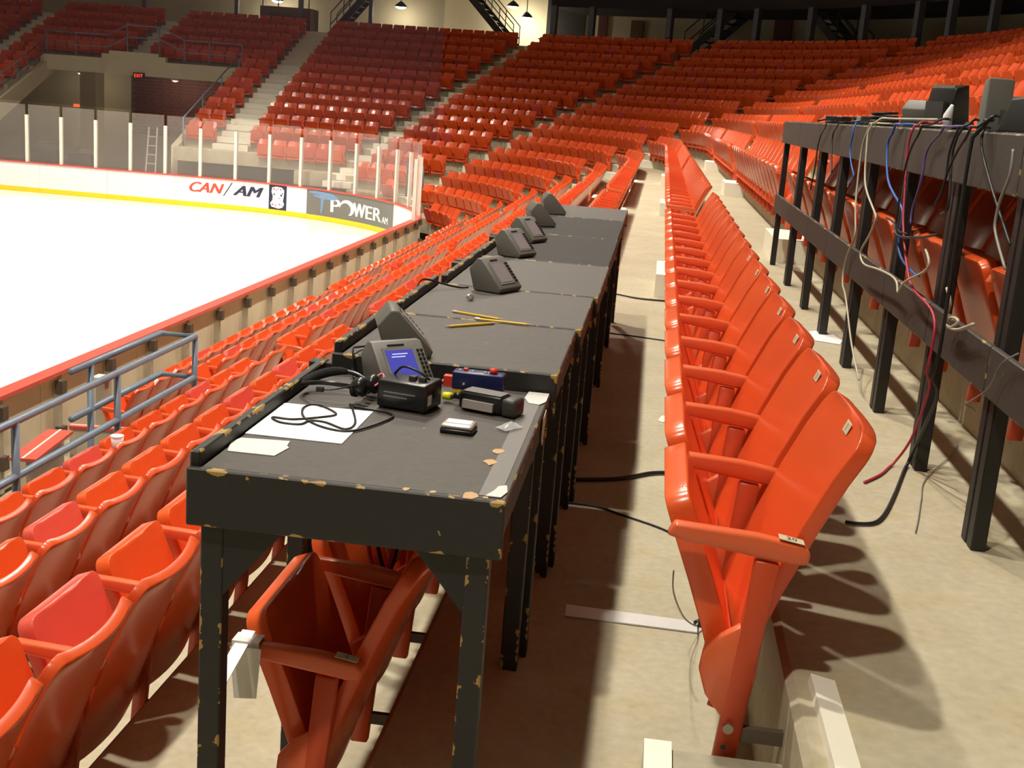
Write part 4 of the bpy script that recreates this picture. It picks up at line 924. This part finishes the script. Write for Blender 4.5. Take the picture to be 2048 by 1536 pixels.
for i, (pa, pb, z_) in enumerate((((1650,690),(1700,655),.378),)):
    paper('loose white paper on the tread below the counters', [tuple(onz(p, ZT0))[:2] for p in ((1618,664),(1650,660),(1685,682),(1680,690),(1630,682))], ZT0+.002, 'paper')
# ------------------------------------------------------------------ things on the press tread
tp_ = [onz(p, 0) for p in ((1132,1212),(1380,1245),(1405,1262),(1395,1268),(1130,1234))]
o = MB().prism([(p.x, p.y) for p in tp_], .002, .006, 'z').obj('duct_tape_strip', 'tape'); tag(o, 'shiny silver duct tape strip stuck across the aisle floor', 'tape')
cable('black cable bundle emerging from the silver floor tape', 'c_black', [tuple(onz((1392,1256),0)+Vector((0,0,.01))), tuple(onz((1415,1245),0)+Vector((0,0,.02))), (.30,3.42,.03), (.33,3.5,.10)], .012, group=None)
cable('pale wire climbing from the floor tape to the seats', 'c_white', [tuple(onz((1395,1250),0)+Vector((0,0,.01))), (.235,3.28,.04), (.19,3.15,.12), (.15,3.02,.24), (.14,2.95,.33)], .0025, group=None)
cable('black cord crossing the aisle under the press tables', 'c_black', [(-.30,4.62,.010),(-.05,4.72,.006),(.10,4.86,.006),(.22,4.90,.012),(.30,4.95,.02)], .009, group=None)
cable('thin black cord crossing the aisle nearer the silver tape', 'c_black', [(-.30,4.362,.005),(-.12,4.362,.005),(-.02,4.30,.005),(.15,4.18,.005),(.26,4.02,.005),(.33,3.95,.02)], .004, group=None)
cable('dark wire across the aisle beside the middle tables', 'c_black', [(-.25,8.05,.004),(.0,8.0,.004),(.33,7.9,.004)], .005, group=None)
cable('dark cable lying along the edge of the first aisle gap', 'c_black', [(-.5,9.75,.02),(-.3,9.78,.02),(0,9.7,.006),(.34,9.72,.006)], .008, group=None)
paper('scrap of pale yellow paper on the aisle floor', [tuple(onz(p, 0))[:2] for p in ((1316,842),(1322,833),(1331,832),(1331,842),(1326,846))], .002, 'cream_paper', 'paper_scrap')
# the seat under the near table: tape, cables, number plates
b0 = SEAT_ROOT[(-1, 's1', 0)]
hp = PITCH/2
yb = b0.location.y+min(c.location.y for c in b0.children); xb = b0.location.x; zb0 = b0.location.z
tpz = zb0+.70
o = MB().box((xb-.285, yb-.021, tpz+.0055), (xb-.225, yb+.021, tpz+.0075)).box((xb-.285, yb-.021, tpz-.035), (xb-.225, yb-.0185, tpz+.0055)).box((xb-.285, yb+.0185, tpz-.035), (xb-.225, yb+.021, tpz+.0055)).add([(xb-.285,yb-.034,tpz),(xb-.215,yb-.034,tpz),(xb-.222,yb-.036,tpz-.115),(xb-.272,yb-.037,tpz-.12)], [(0,1,2,3)]).obj('duct_tape_wrap', 'tape'); tag(o, 'silver duct tape wrapped over the seat arm under the near table', 'tape')
o = MB().beam((xb-.262, yb+.024, tpz+.012), (-.79, 2.168, tpz-.03), .03, .002).obj('duct_tape_strip', 'tape'); tag(o, 'silver tape strip stretched from the wrapped seat arm to the table leg', 'tape')
for i, (m_, lb) in enumerate((('c_red','red cable tangled in the seat under the near table'), ('c_black','black cable tangled in the seat under the near table'), ('c_white','off white cable tangled in the seat under the near table'), ('c_pink','pink cable tangled in the seat under the near table'))):
    y_ = yb+.60+.085*i
    cable(lb, m_, [(xb-.15, y_-.02, zb0+.82), (xb-.135, y_-.01, zb0+.72), (xb-.115, y_, zb0+.63), (xb-.10, y_+.015, zb0+.60), (xb-.085, y_+.03, zb0+.65), (xb-.075, y_+.04, zb0+.74)], .006, group=None)
def plate(root, loc, dims, rot, txt, ts, name='number_plate'):
    e_ = link(name, bev_box(dims, .0008).copy(), root, loc); e_.data.materials.append(M['plate']); e_.rotation_euler = rot
    vs, fs = text_mb(txt, ts); cx_ = (min(v.x for v in vs)+max(v.x for v in vs))/2; cy_ = (min(v.y for v in vs)+max(v.y for v in vs))/2
    MB().add([(v.x-cx_, v.y-cy_, dims[2]/2+.0006) for v in vs], fs).obj('plate_number', 'ink', e_)
_c = sorted([(abs(v.co.z-.862), v.co.x) for v in SP[0]['backrest'].vertices if abs(v.co.y) < .03 and v.normal.x < -.5])[:2]
plx = sum(c[1] for c in _c)/2-.0012
for i in range(7):
    rt = SEAT_ROOT.get((0, 's1', i))
    if rt is None: continue
    e_ = Matrix(((0,-math.sin(math.radians(22)),-math.cos(math.radians(22))),(-1,0,0),(0,math.cos(math.radians(22)),-math.sin(math.radians(22))))) if 0 else None
    # plate on the front of the backrest, facing the rink (-x) and tilted up with the backrest
    tilt = math.atan2(.05, .125); zx = Vector((-math.cos(tilt), 0, math.sin(tilt))); yx = Vector((math.sin(tilt), 0, math.cos(tilt))); xx = yx.cross(zx)
    R_ = Matrix((xx, yx, zx)).transposed(); plate(rt, (plx, .0, .862), (.05, .026, .002), R_.to_euler(), str(i+1), .022)
rt = SEAT_ROOT[(0, 's1', 0)]; hp = -min(c.location.y for c in rt.children); plate(rt, (-.035, -hp, .6905), (.05, .028, .002), (0, math.radians(9), 0), '20', .022, 'row_plate')
MB().tube([(-.113,-hp-.021,.29),(-.113,-hp-.030,.29)], .011, 10).obj('bolt', 'bolt', rt); MB().tube([(-.117,-hp-.0205,.245),(-.117,-hp-.0215,.245)], .006, 8).obj('bolt_hole', 'dark', rt)
plate(b0, (-.035, yb-b0.location.y, .6905), (.05, .026, .002), (0, math.radians(9), 0), '1', .022, 'row_plate')
